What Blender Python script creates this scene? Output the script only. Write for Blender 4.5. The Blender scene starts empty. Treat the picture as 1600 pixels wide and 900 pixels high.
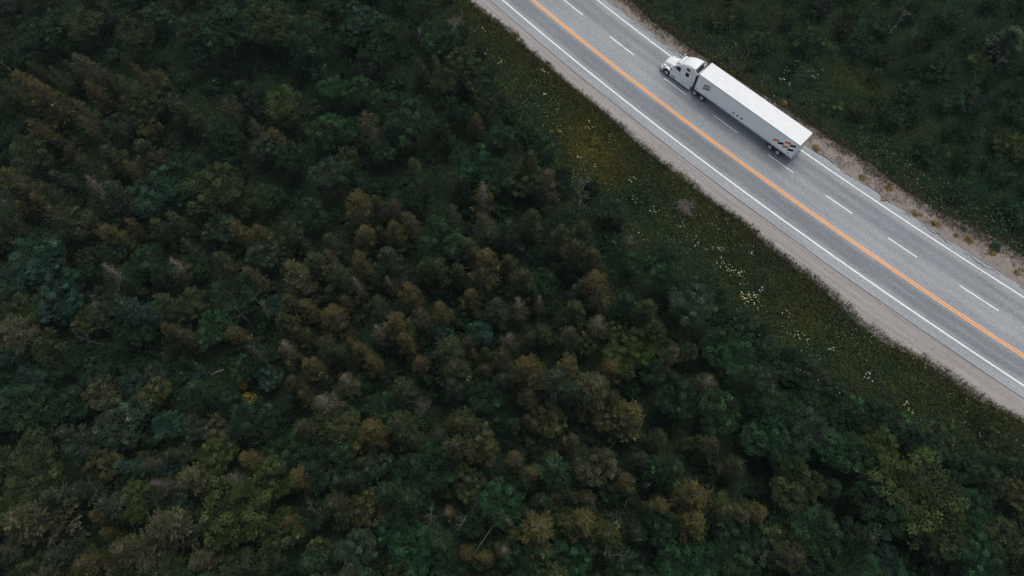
import bpy, bmesh, math, random
import numpy as np
from mathutils import Matrix, Vector
random.seed(7)
RNG = np.random.default_rng(7)
S = bpy.context.scene
COL = S.collection
R = math.radians

# ------------------------------------------------------------------ camera
TH, ROLL, FPX, CH = R(23.1424), R(0.27457), 1068.13, 74.83      # tilt from straight down, roll, focal (px of 1600), height
cd = bpy.data.cameras.new('camera'); cam = bpy.data.objects.new('camera', cd); COL.objects.link(cam)
cd.sensor_width = 36.0; cd.lens = 36.0 * FPX / 1600.0; cd.clip_start = 0.5; cd.clip_end = 5000
ct, st = math.cos(TH), math.sin(TH); cr, sr = math.cos(ROLL), math.sin(ROLL)
AX, AY, FW = Vector((1, 0, 0)), Vector((0, ct, st)), Vector((0, st, -ct))
RX = AX * cr + AY * sr; UY = AY * cr - AX * sr
M = Matrix((RX, UY, -FW)).transposed().to_4x4(); M.translation = Vector((0, 0, CH))
cam.matrix_world = M; S.camera = cam

# ------------------------------------------------------------------ sky, sun, exposure
SUN_EL, SUN_AZ = R(68), R(58)          # sun direction measured from +X towards +Y
w = bpy.data.worlds.new('World'); S.world = w; w.use_nodes = True
nt = w.node_tree; bg = nt.nodes['Background']
sky = nt.nodes.new('ShaderNodeTexSky'); sky.sky_type = 'NISHITA'; sky.sun_disc = False
sky.sun_elevation = SUN_EL; sky.sun_rotation = R(90) - SUN_AZ
sky.air_density = 1.0; sky.dust_density = 3.0; sky.ozone_density = 1.0
ov = nt.nodes.new('ShaderNodeHueSaturation'); ov.inputs['Saturation'].default_value = .5     # thin even cloud
nt.links.new(sky.outputs[0], ov.inputs['Color']); nt.links.new(ov.outputs[0], bg.inputs[0]); bg.inputs[1].default_value = 0.145
sl = bpy.data.lights.new('sun', 'SUN'); sun = bpy.data.objects.new('sun', sl); COL.objects.link(sun)
sl.energy = 1.55; sl.angle = R(36); sl.color = (1.0, 0.96, 0.90)
sd = Vector((math.cos(SUN_EL) * math.cos(SUN_AZ), math.cos(SUN_EL) * math.sin(SUN_AZ), math.sin(SUN_EL)))
sun.rotation_euler = sd.to_track_quat('Z', 'Y').to_euler()
S.view_settings.view_transform = 'Standard'; S.view_settings.look = 'None'
S.view_settings.exposure = 0.02; S.view_settings.gamma = 1.0
S.cycles.max_bounces = 5; S.cycles.diffuse_bounces = 2; S.cycles.glossy_bounces = 2
S.cycles.transmission_bounces = 2; S.cycles.transparent_max_bounces = 4

# ------------------------------------------------------------------ helpers
def link(o, parent=None, **kw):
    COL.objects.link(o)
    if parent is not None: o.parent = parent
    for k, v in kw.items():
        if v is not None: o[k] = v
    return o
def meshobj(name, me, mat=None, parent=None, **kw):
    if mat is not None and not me.materials: me.materials.append(mat)
    return link(bpy.data.objects.new(name, me), parent, **kw)
def empty(name, loc=(0, 0, 0), rz=0.0, **kw):
    o = bpy.data.objects.new(name, None); o.empty_display_size = 0.3
    o.location = loc; o.rotation_euler = (0, 0, rz); return link(o, None, **kw)
def pymesh(name, v, f, smooth=False):
    me = bpy.data.meshes.new(name); me.from_pydata([tuple(map(float, p)) for p in v], [], f); me.update()
    if smooth: me.polygons.foreach_set('use_smooth', [True] * len(me.polygons))
    return me
def quadmesh(name, V, shade=None, col=None, warm=None):
    """V: (n,4,3) quads"""
    n = V.shape[0]; me = bpy.data.meshes.new(name)
    me.vertices.add(4 * n); me.vertices.foreach_set('co', V.reshape(-1).astype(np.float32))
    me.loops.add(4 * n); me.loops.foreach_set('vertex_index', np.arange(4 * n, dtype=np.int32))
    me.polygons.add(n); me.polygons.foreach_set('loop_start', np.arange(0, 4 * n, 4, dtype=np.int32))
    me.polygons.foreach_set('loop_total', np.full(n, 4, dtype=np.int32))
    me.update(calc_edges=True)
    if shade is not None:
        a = me.attributes.new('shade', 'FLOAT', 'FACE'); a.data.foreach_set('value', shade.astype(np.float32))
    if warm is not None:
        a = me.attributes.new('warm', 'FLOAT', 'FACE'); a.data.foreach_set('value', warm.astype(np.float32))
    if col is not None:
        a = me.attributes.new('tint', 'FLOAT_COLOR', 'FACE')
        c = np.ones((n, 4), np.float32); c[:, :3] = col; a.data.foreach_set('color', c.reshape(-1))
    return me
def nrm(a): return a / np.maximum(np.linalg.norm(a, axis=-1, keepdims=True), 1e-9)
def cards(P, D, N, L, W):
    """leaf-shaped quads: base P, direction D, facing N, length L, width W"""
    D = nrm(D); Sd = nrm(np.cross(D, N)); L = np.asarray(L)[:, None]; W = np.asarray(W)[:, None]
    Nn = nrm(np.cross(Sd, D)); mid = P + D * L * 0.45 + Nn * L * 0.06
    return np.stack([P, mid + Sd * W * .5, P + D * L, mid - Sd * W * .5], 1)
def rdir(n, rng):
    return nrm(rng.normal(size=(n, 3)))
def vnoise(x, y, scale, seed=0):
    """lattice value noise 0..1"""
    r = np.random.default_rng(seed + 991); T = r.random((256, 256))
    x = np.asarray(x, float) / scale + 37.3; y = np.asarray(y, float) / scale + 91.7
    xi = np.floor(x).astype(int); yi = np.floor(y).astype(int); fx = x - xi; fy = y - yi
    fx = fx * fx * (3 - 2 * fx); fy = fy * fy * (3 - 2 * fy)
    g = lambda a, b: T[a % 256, b % 256]
    return (g(xi, yi) * (1 - fx) + g(xi + 1, yi) * fx) * (1 - fy) + (g(xi, yi + 1) * (1 - fx) + g(xi + 1, yi + 1) * fx) * fy
def fbm(x, y, scale, seed=0): return vnoise(x, y, scale, seed) * .55 + vnoise(x, y, scale / 2.1, seed + 1) * .28 + vnoise(x, y, scale / 4.3, seed + 2) * .17

# ------------------------------------------------------------------ where things stand
def ground_pt(px, py, z=0.0):
    x = (px - 800) / FPX; y = -(py - 450) / FPX
    d = RX * x + UY * y + FW; t = (z - CH) / d.z
    return d.x * t, d.y * t
def to_px(x, y, z):
    x = np.asarray(x, float); y = np.asarray(y, float); z = np.asarray(z, float) - CH
    a = x * RX.x + y * RX.y + z * RX.z; b = x * UY.x + y * UY.y + z * UY.z; c = x * FW.x + y * FW.y + z * FW.z
    return 800 + FPX * a / c, 450 - FPX * b / c
HD = -0.77116; O0 = np.array([24.2496, 60.5792]); U = np.array([math.cos(HD), math.sin(HD)]); V = np.array([-U[1], U[0]])
def curve_n(t):                                     # left white line, gently bending
    t = np.asarray(t, float); tc = np.clip(t, -60, 75)
    return 9.25169e-4 * tc * tc - 1.68278e-2 * tc - 7.2543 + (t - tc) * (2 * 9.25169e-4 * tc - 1.68278e-2)
def curve_s(t):
    tc = np.clip(np.asarray(t, float), -60, 75); return 2 * 9.25169e-4 * tc - 1.68278e-2
def road_pt(t, d):
    """point at distance t along the road and offset d from the left white line"""
    t = np.asarray(t, float); d = np.asarray(d, float); s = curve_s(t); k = 1 / np.sqrt(1 + s * s)
    tt = t - d * s * k; nn = curve_n(t) + d * k
    return O0[0] + U[0] * tt + V[0] * nn, O0[1] + U[1] * tt + V[1] * nn
def road_td(x, y):
    dx = np.asarray(x, float) - O0[0]; dy = np.asarray(y, float) - O0[1]
    t = dx * U[0] + dy * U[1]; n = dx * V[0] + dy * V[1]; t0 = t
    for _ in range(3):
        s = curve_s(t0); k = 1 / np.sqrt(1 + s * s); d = (n - curve_n(t0)) * k; t0 = t + d * s * k
    return t0, d
GE = np.array([(-60, -3.2), (-33, -3.38), (-27, -2.97), (-14, -3.0), (-4.7, -3.03), (.6, -3.42), (11.7, -3.43), (16.3, -3.2), (20.4, -3.59), (29.4, -3.9), (33.7, -4.45), (36.8, -4.6), (39.1, -4.35), (42.2, -3.86), (48.6, -4.0), (53.3, -3.4), (80, -3.5)])
VE = np.array([(-60, 13.6), (-17.9, 13.4), (-12.8, 12.7), (-5.8, 12.9), (3.4, 13.4), (8.2, 13.7), (18.6, 13.8), (23.8, 14.0), (28, 13.6), (34, 13.75), (41.5, 14.4), (60, 14.4)])
def grass_edge(t): return np.interp(t, GE[:, 0], GE[:, 1]) + (vnoise(t, t * 0, 1.1, 5) - .5) * .45 + (vnoise(t, t * 0, 3.3, 6) - .5) * .55 + (vnoise(t, t * 0, .35, 7) - .5) * .25
def veg_edge(t): return np.interp(t, VE[:, 0], VE[:, 1]) + (vnoise(t, t * 0, 2.6, 9) - .5) * .8 + (vnoise(t, t * 0, .7, 10) - .5) * .5
def sm(x, a, b):
    x = np.clip((x - a) / (b - a), 0, 1); return x * x * (3 - 2 * x)
def ground_z(x, y):
    t, d = road_td(x, y)
    left = sm(-d, 3.2, 12.5); right = sm(d, 13.5, 20)
    z = -0.10 - 1.5 * left - 0.9 * right
    return z + (fbm(x, y, 9, 3) - .5) * (1.1 * left + .7 * right)
# edge of the wood along the left verge, in road distance t -> offset d
WE = [ground_pt(*p, -1.5) for p in [(575, -120), (675, 0), (760, 130), (875, 285), (925, 330), (995, 390), (1090, 460), (1210, 560), (1300, 645), (1430, 692), (1600, 770), (1750, 830)]]
WEt, WEd = road_td(np.array([p[0] for p in WE]), np.array([p[1] for p in WE]))
_o = np.argsort(WEt); WEt = WEt[_o]; WEd = WEd[_o]
def wood_edge(t): return np.interp(t, WEt, WEd)

# ------------------------------------------------------------------ materials
def newmat(name):
    m = bpy.data.materials.new(name); m.use_nodes = True; t = m.node_tree
    return m, t, t.nodes['Principled BSDF']
def N(t, kind, **kw):
    n = t.nodes.new(kind)
    for k, v in kw.items():
        if k.startswith('i_'): n.inputs[int(k[2:])].default_value = v
        else: setattr(n, k, v)
    return n
def noise(t, vec, scale, detail=4, rough=.55):
    n = N(t, 'ShaderNodeTexNoise'); n.inputs['Scale'].default_value = scale; n.inputs['Detail'].default_value = detail
    n.inputs['Roughness'].default_value = rough
    if vec is not None: t.links.new(vec, n.inputs['Vector'])
    return n.outputs['Fac']
def ramp(t, fac, stops):
    n = N(t, 'ShaderNodeValToRGB'); e = n.color_ramp.elements
    while len(e) < len(stops): e.new(.5)
    for k, (p, c) in enumerate(stops):
        e[k].position = p; e[k].color = (c, c, c, 1) if isinstance(c, (int, float)) else (*c, 1)
    t.links.new(fac, n.inputs[0]); return n.outputs[0]
def mix(t, fac, a, b, mode='MIX'):
    n = N(t, 'ShaderNodeMix', data_type='RGBA', blend_type=mode)
    for s, i in ((fac, 0), (a, 6), (b, 7)):
        if isinstance(s, (int, float)): n.inputs[i].default_value = s
        elif isinstance(s, tuple): n.inputs[i].default_value = (*s, 1)
        else: t.links.new(s, n.inputs[i])
    return n.outputs[2]
def math_(t, op, a, b=0.0, c=None):
    n = N(t, 'ShaderNodeMath', operation=op)
    for i, s in enumerate((a, b) if c is None else (a, b, c)):
        if isinstance(s, (int, float)): n.inputs[i].default_value = s
        else: t.links.new(s, n.inputs[i])
    return n.outputs[0]
def bump(t, p, h, strength, dist):
    b = N(t, 'ShaderNodeBump'); b.inputs['Strength'].default_value = strength; b.inputs['Distance'].default_value = dist
    t.links.new(h, b.inputs['Height']); t.links.new(b.outputs[0], p.inputs['Normal'])

def leaf_material(name):                            # tinted per tree by the object's own colour
    m, t, p = newmat(name)
    oi = N(t, 'ShaderNodeObjectInfo'); sh = N(t, 'ShaderNodeAttribute', attribute_name='shade'); wa = N(t, 'ShaderNodeAttribute', attribute_name='warm')
    geo = N(t, 'ShaderNodeNewGeometry')
    base = mix(t, 1.0, oi.outputs['Color'], sh.outputs['Fac'], 'MULTIPLY')
    base = mix(t, math_(t, 'MULTIPLY', wa.outputs['Fac'], oi.outputs['Alpha']), base, (.150, .096, .030))
    n = noise(t, geo.outputs['Position'], .9, 2)
    hs = N(t, 'ShaderNodeHueSaturation'); t.links.new(base, hs.inputs['Color'])
    t.links.new(math_(t, 'MULTIPLY_ADD', oi.outputs['Random'], .022, .489), hs.inputs['Hue'])
    t.links.new(math_(t, 'MULTIPLY_ADD', n, 1.15, .30), hs.inputs['Value'])
    t.links.new(hs.outputs[0], p.inputs['Base Color']); p.inputs['Roughness'].default_value = .85
    p.inputs['Specular IOR Level'].default_value = .06
    return m
M_LEAF = leaf_material('foliage')
def cover_material():
    m, t, p = newmat('ground_plants'); a = N(t, 'ShaderNodeAttribute', attribute_name='tint')
    t.links.new(a.outputs['Color'], p.inputs['Base Color']); p.inputs['Roughness'].default_value = .85; p.inputs['Specular IOR Level'].default_value = .05
    return m
M_COVER = cover_material()
def bark(name, c1, c2):
    m, t, p = newmat(name); tc = N(t, 'ShaderNodeTexCoord')
    f = noise(t, tc.outputs['Object'], 6, 5, .7); t.links.new(ramp(t, f, [(.3, c1), (.7, c2)]), p.inputs['Base Color'])
    p.inputs['Roughness'].default_value = .9; return m
M_BARK = bark('bark', (.035, .028, .022), (.10, .085, .07))
M_GREYWOOD = bark('weathered_wood', (.07, .066, .06), (.19, .18, .165))
M_STEM = bark('pale_stem', (.06, .055, .048), (.17, .155, .135))
M_PINKWOOD = bark('dead_twigs', (.10, .08, .075), (.22, .18, .17))

def simple(name, col, rough=.5, metal=0.0, var=.12, scale=8, spec=.5, coat=0.0):
    m, t, p = newmat(name); tc = N(t, 'ShaderNodeTexCoord')
    f = noise(t, tc.outputs['Object'], scale, 5, .6)
    a = tuple(c * (1 - var) for c in col); b = tuple(min(1, c * (1 + var * .5)) for c in col)
    t.links.new(ramp(t, f, [(.3, a), (.7, b)]), p.inputs['Base Color'])
    p.inputs['Roughness'].default_value = rough; p.inputs['Metallic'].default_value = metal
    p.inputs['Specular IOR Level'].default_value = spec; p.inputs['Coat Weight'].default_value = coat
    return m
M_WHITE = simple('white_paint', (.75, .77, .77), .28, var=.05, scale=2, coat=.4)
M_ROOF = simple('white_trailer_roof', (.66, .675, .67), .5, var=.07, scale=1.2)
M_SIDE = simple('white_trailer_side', (.82, .885, .89), .38, var=.06, scale=1.5)
M_ALU = simple('aluminium', (.55, .57, .58), .35, .75, var=.2, scale=6)
M_CHROME = simple('chrome', (.7, .71, .72), .15, 1.0, var=.1)
M_RUBBER = simple('tyre_rubber', (.022, .022, .024), .8, var=.3, scale=20)
M_DARK = simple('dark_chassis_steel', (.03, .032, .034), .6, .2, var=.4)
M_GREYSTEEL = simple('grey_chassis_steel', (.13, .135, .14), .5, .3, var=.35)
M_GLASS = simple('tinted_glass', (.006, .010, .012), .14, var=.1, spec=.22)
M_BLACK = simple('black_print', (.010, .013, .015), .7, var=.2, spec=.1)
M_RED = simple('red_print', (.80, .14, .03), .5, var=.08)
M_PINKRED = simple('red_letter_print', (.70, .13, .13), .5, var=.08)
M_BLUE = simple('blue_print', (.08, .12, .42), .5, var=.08)
M_LAMP = simple('lamp_lens', (.75, .76, .78), .1, var=.1)
M_AMBER = simple('amber_lens', (.7, .25, .03), .3)
M_REDLENS = simple('red_lens', (.45, .03, .02), .3)

def asphalt():
    m, t, p = newmat('asphalt'); uv = N(t, 'ShaderNodeUVMap', uv_map='road'); sep = N(t, 'ShaderNodeSeparateXYZ'); t.links.new(uv.outputs[0], sep.inputs[0])
    d = sep.outputs['Y']
    mp = N(t, 'ShaderNodeMapping'); mp.inputs['Scale'].default_value = (.05, .9, 1); t.links.new(uv.outputs[0], mp.inputs[0])
    mp2 = N(t, 'ShaderNodeMapping'); mp2.inputs['Scale'].default_value = (.22, 1.6, 1); t.links.new(uv.outputs[0], mp2.inputs[0])
    streak = noise(t, mp.outputs[0], 1.0, 5, .6); streak2 = noise(t, mp2.outputs[0], 1.0, 4, .6)
    fine = noise(t, uv.outputs[0], 9, 4, .75); grain = noise(t, uv.outputs[0], 3.2, 3, .7); big = noise(t, uv.outputs[0], .11, 3)
    wob = math_(t, 'MULTIPLY_ADD', math_(t, 'SUBTRACT', noise(t, uv.outputs[0], .18, 2), .5), .5, d)
    tot = None                                       # wheel tracks darkened by rubber
    for c, wd, k in ((1.0, .55, .75), (2.25, .60, .85), (1.65, 1.1, .35), (4.3, .38, .22), (5.75, .4, .25), (7.45, .55, .62), (9.05, .55, .68), (8.25, 1.0, .3)):
        q = math_(t, 'DIVIDE', math_(t, 'SUBTRACT', wob, c), wd); g = math_(t, 'POWER', 2.718, math_(t, 'MULTIPLY', math_(t, 'MULTIPLY', q, q), -1.0))
        g = math_(t, 'MULTIPLY', g, k); tot = g if tot is None else math_(t, 'ADD', tot, g)
    tot = math_(t, 'MINIMUM', math_(t, 'MULTIPLY', tot, math_(t, 'MULTIPLY_ADD', streak2, 1.3, .35)), 1.0)
    c = ramp(t, streak, [(.28, (.235, .25, .262)), (.72, (.315, .328, .335))])
    c = mix(t, math_(t, 'MULTIPLY', tot, .76), c, (.135, .148, .160))
    c = mix(t, 1.0, c, ramp(t, fine, [(.3, .80), (.7, 1.18)]), 'MULTIPLY')
    c = mix(t, 1.0, c, ramp(t, grain, [(.3, .80), (.7, 1.17)]), 'MULTIPLY')
    c = mix(t, 1.0, c, ramp(t, big, [(.3, .90), (.7, 1.08)]), 'MULTIPLY')
    # cracks: thin wandering lines, mostly lengthwise
    mp3 = N(t, 'ShaderNodeMapping'); mp3.inputs['Scale'].default_value = (.14, .30, 1); t.links.new(uv.outputs[0], mp3.inputs[0])
    warp = N(t, 'ShaderNodeTexNoise'); warp.inputs['Scale'].default_value = 1.3; warp.inputs['Detail'].default_value = 6; t.links.new(mp3.outputs[0], warp.inputs['Vector'])
    va = N(t, 'ShaderNodeVectorMath', operation='MULTIPLY_ADD'); va.inputs[1].default_value = (.6, .6, 0); t.links.new(warp.outputs['Color'], va.inputs[0]); t.links.new(mp3.outputs[0], va.inputs[2])
    vo = N(t, 'ShaderNodeTexVoronoi', feature='DISTANCE_TO_EDGE'); vo.inputs['Scale'].default_value = 1.0; t.links.new(va.outputs[0], vo.inputs['Vector'])
    crk = ramp(t, vo.outputs['Distance'], [(0.0, 1.0), (.012, 0.0)])
    gate = ramp(t, noise(t, uv.outputs[0], .07, 2), [(.52, 0.0), (.60, 1.0)])
    c = mix(t, math_(t, 'MULTIPLY', math_(t, 'MULTIPLY', crk, gate), .30), c, (.05, .05, .052))
    # spots of oil and tar
    v2 = N(t, 'ShaderNodeTexVoronoi'); v2.inputs['Scale'].default_value = .16; t.links.new(uv.outputs[0], v2.inputs['Vector'])
    c = mix(t, ramp(t, v2.outputs['Distance'], [(.018, .8), (.03, 0.0)]), c, (.03, .03, .03))
    t.links.new(c, p.inputs['Base Color']); p.inputs['Roughness'].default_value = .85; p.inputs['Specular IOR Level'].default_value = .3
    bump(t, p, fine, .5, .01); return m
def gravel(name, c1, c2, c3, along):
    m, t, p = newmat(name); uv = N(t, 'ShaderNodeUVMap', uv_map='road')
    mp = N(t, 'ShaderNodeMapping'); mp.inputs['Scale'].default_value = along; t.links.new(uv.outputs[0], mp.inputs[0])
    a = noise(t, mp.outputs[0], 1, 5, .65); f = noise(t, uv.outputs[0], 11, 4, .8); g = noise(t, uv.outputs[0], 2.5, 4, .7)
    c = ramp(t, a, [(.3, c1), (.7, c2)]); c = mix(t, ramp(t, g, [(.52, 0.0), (.66, .55)]), c, c3)
    c = mix(t, 1.0, c, ramp(t, f, [(.3, .62), (.7, 1.28)]), 'MULTIPLY')
    t.links.new(c, p.inputs['Base Color']); p.inputs['Roughness'].default_value = .95; bump(t, p, f, .9, .03); return m
def paint(name, col, under, wear):
    m, t, p = newmat(name); uv = N(t, 'ShaderNodeUVMap', uv_map='road')
    f = noise(t, uv.outputs[0], 5, 5, .75); g = noise(t, uv.outputs[0], .6, 3)
    k = math_(t, 'ADD', f, math_(t, 'MULTIPLY', g, .35))
    c = mix(t, ramp(t, k, [(wear - .08, .75), (wear + .06, 0.0)]), col, under)
    t.links.new(c, p.inputs['Base Color']); p.inputs['Roughness'].default_value = .6; return m
M_ASPH = asphalt()
M_SHL = gravel('compacted_shoulder', (.225, .20, .188), (.345, .315, .30), (.18, .158, .145), (.10, 2.6, 1))
M_SHR = gravel('loose_gravel', (.155, .128, .104), (.265, .235, .21), (.12, .082, .045), (.5, 1.2, 1))
M_PW = paint('white_road_paint', (.74, .75, .74), (.33, .34, .345), .60)
M_PO = paint('orange_road_paint', (.88, .35, .055), (.45, .30, .17), .57)
def soil():
    m, t, p = newmat('forest_soil'); tc = N(t, 'ShaderNodeTexCoord')
    f = noise(t, tc.outputs['Object'], .35, 5); g = noise(t, tc.outputs['Object'], 4, 5, .7)
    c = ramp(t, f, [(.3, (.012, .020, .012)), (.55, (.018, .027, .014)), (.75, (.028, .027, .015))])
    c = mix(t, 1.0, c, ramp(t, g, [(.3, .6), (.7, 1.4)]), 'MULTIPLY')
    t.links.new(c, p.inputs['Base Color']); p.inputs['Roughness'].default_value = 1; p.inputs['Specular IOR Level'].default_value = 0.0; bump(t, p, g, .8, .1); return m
M_SOIL = soil()

# ------------------------------------------------------------------ the ground
def axis(c, half, step):
    a = list(np.arange(c - half, c + half + .01, step)); s = step; lo = a[0]; hi = a[-1]; L_, H_ = [], []
    while hi < 700: s *= 1.5; hi += s; lo -= s; L_.append(lo); H_.append(hi)
    return np.array(L_[::-1] + a + H_)
gx = axis(0, 78, .9); gy = axis(33, 62, .9); X, Y = np.meshgrid(gx, gy); Z = ground_z(X, Y)
nx, ny = len(gx), len(gy); idx = np.arange(nx * ny).reshape(ny, nx)
F = np.stack([idx[:-1, :-1], idx[:-1, 1:], idx[1:, 1:], idx[1:, :-1]], -1).reshape(-1, 4)
me = pymesh('ground', np.stack([X, Y, Z], -1).reshape(-1, 3), F.tolist(), True)
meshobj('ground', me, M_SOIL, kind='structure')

TS = np.arange(-150, 165.1, 1.0)
def strip(name, mat, ts, ds, zs, parent=None, kind=None, **kw):
    """ds: list of offsets (numbers or arrays over ts), zs the heights"""
    cols = [np.broadcast_to(np.asarray(d, float), ts.shape) for d in ds]; v = []; uvs = []
    for d, z in zip(cols, zs):
        x, y = road_pt(ts, d); v.append(np.stack([x, y, np.full_like(x, z)], 1)); uvs.append(np.stack([ts, d], 1))
    n = len(ts); Vv = np.concatenate(v); UVs = np.concatenate(uvs)
    f = [(a * n + i, (a) * n + i + 1, (a + 1) * n + i + 1, (a + 1) * n + i) for a in range(len(ds) - 1) for i in range(n - 1)]
    me = pymesh(name, Vv, f); l = me.uv_layers.new(name='road')
    vi = np.zeros(len(me.loops), dtype=np.int32); me.loops.foreach_get('vertex_index', vi); l.data.foreach_set('uv', UVs[vi].astype(np.float32).reshape(-1))
    return meshobj(name, me, mat, parent, kind=kind, **kw)
tf = np.arange(-75, 85.1, .4)
redge = 11.45 + (vnoise(tf, tf * 0, 2.5, 21) - .5) * .34 + (vnoise(tf, tf * 0, .8, 22) - .5) * .16
ledge = -1.42 + (vnoise(tf, tf * 0, 6, 23) - .5) * .10
road = strip('road', M_ASPH, tf, [ledge - .0, ledge + .05, 2, 5, 8, redge - .1, redge], [-.06, 0, .03, .05, .03, 0, -.06], kind='structure')
strip('shoulder', M_SHL, tf, [np.interp(tf, GE[:, 0], GE[:, 1]) - 1.0, np.interp(tf, GE[:, 0], GE[:, 1]) - .2, ledge - .035], [-.30, -.03, -.012], kind='structure')
strip('gravel_verge', M_SHR, tf, [redge + .03, redge + .6, np.interp(tf, VE[:, 0], VE[:, 1]) + .3, np.interp(tf, VE[:, 0], VE[:, 1]) + 1.4], [-.05, -.03, -.05, -.35], kind='structure')
def zr(d):                                          # road crown height
    return float(np.interp(d, [-1.37, 2, 5, 8, 11.35], [0, .03, .05, .03, 0]))
def line(name, mat, c, wd, ts=tf, **kw): return strip(name, mat, ts, [c - wd / 2, c + wd / 2], [zr(c - wd / 2) + .006, zr(c + wd / 2) + .006], road, **kw)
line('edge_line', M_PW, 0, .19, label='white edge line along the forest side'); line('edge_line', M_PW, 10.25, .17, label='white edge line on the far side behind the truck')
line('centre_line', M_PO, 3.13, .15, label='orange centre line nearer the forest'); line('centre_line', M_PO, 3.42, .15, label='orange centre line nearer the truck')
DASH = [(-42.6, -38.9), (-33.5, -29.7), (-24.3, -20.4), (-14.9, -10.3), (-4.6, -.6), (4.2, 8.2), (13.1, 17.1), (22.1, 26.0), (31.1, 35.1), (40.8, 45.8), (50.2, 54.2), (59.2, 63.2), (68.2, 72.2)]
for a, b in DASH: line('lane_dash', M_PW, 6.66, .15, np.linspace(a, b, 7))
# cracked edge seam: a thin dark tar line beside each asphalt edge
M_TAR = simple('tar_seam', (.05, .047, .045), .9, var=.5, scale=3)
strip('tar_seam', M_TAR, tf, [ledge - .03, ledge + .035], [.002, .004], road)
for a, b, off in ((-30, -17, -.25), (-15, -3.5, -.30), (17, 20.5, -.05), (21.5, 24, -.25), (25, 29, -.08), (30.5, 32, -.3), (33, 37.5, -.12), (39, 44, -.42), (46, 50, -.15)):
    q = np.arange(a, b, .16); e = np.interp(q, tf, redge) + off + (vnoise(q, q * 0, 1.9, 31) - .5) * .45 + (vnoise(q, q * 0, .4, 32) - .5) * .34
    wd = (.015 + .065 * vnoise(q, q * 0, .5, 33)) * np.minimum(1, np.minimum(q - a, b - q) * 1.5 + .1); strip('edge_crack', M_TAR, q, [e - wd, e + wd], [.012, .012], road)

# ------------------------------------------------------------------ tubes and boxes
def tube_mesh(paths, sides=5):
    """paths: list of (points, radii)"""
    v, f = [], []
    for pts, rad in paths:
        pts = np.asarray(pts, float); b0 = len(v)
        for i, p in enumerate(pts):
            d = pts[min(i + 1, len(pts) - 1)] - pts[max(i - 1, 0)]; d = d / (np.linalg.norm(d) + 1e-9)
            a = np.cross(d, (0, 0, 1) if abs(d[2]) < .9 else (1, 0, 0)); a /= np.linalg.norm(a); c = np.cross(d, a)
            for k in range(sides):
                q = 2 * math.pi * k / sides; v.append(p + (a * math.cos(q) + c * math.sin(q)) * rad[i])
        for i in range(len(pts) - 1):
            for k in range(sides):
                k2 = (k + 1) % sides; f.append((b0 + i * sides + k, b0 + i * sides + k2, b0 + (i + 1) * sides + k2, b0 + (i + 1) * sides + k))
        f.append(tuple(b0 + k for k in range(sides))[::-1]); f.append(tuple(b0 + (len(pts) - 1) * sides + k for k in range(sides)))
    return v, f

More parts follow.
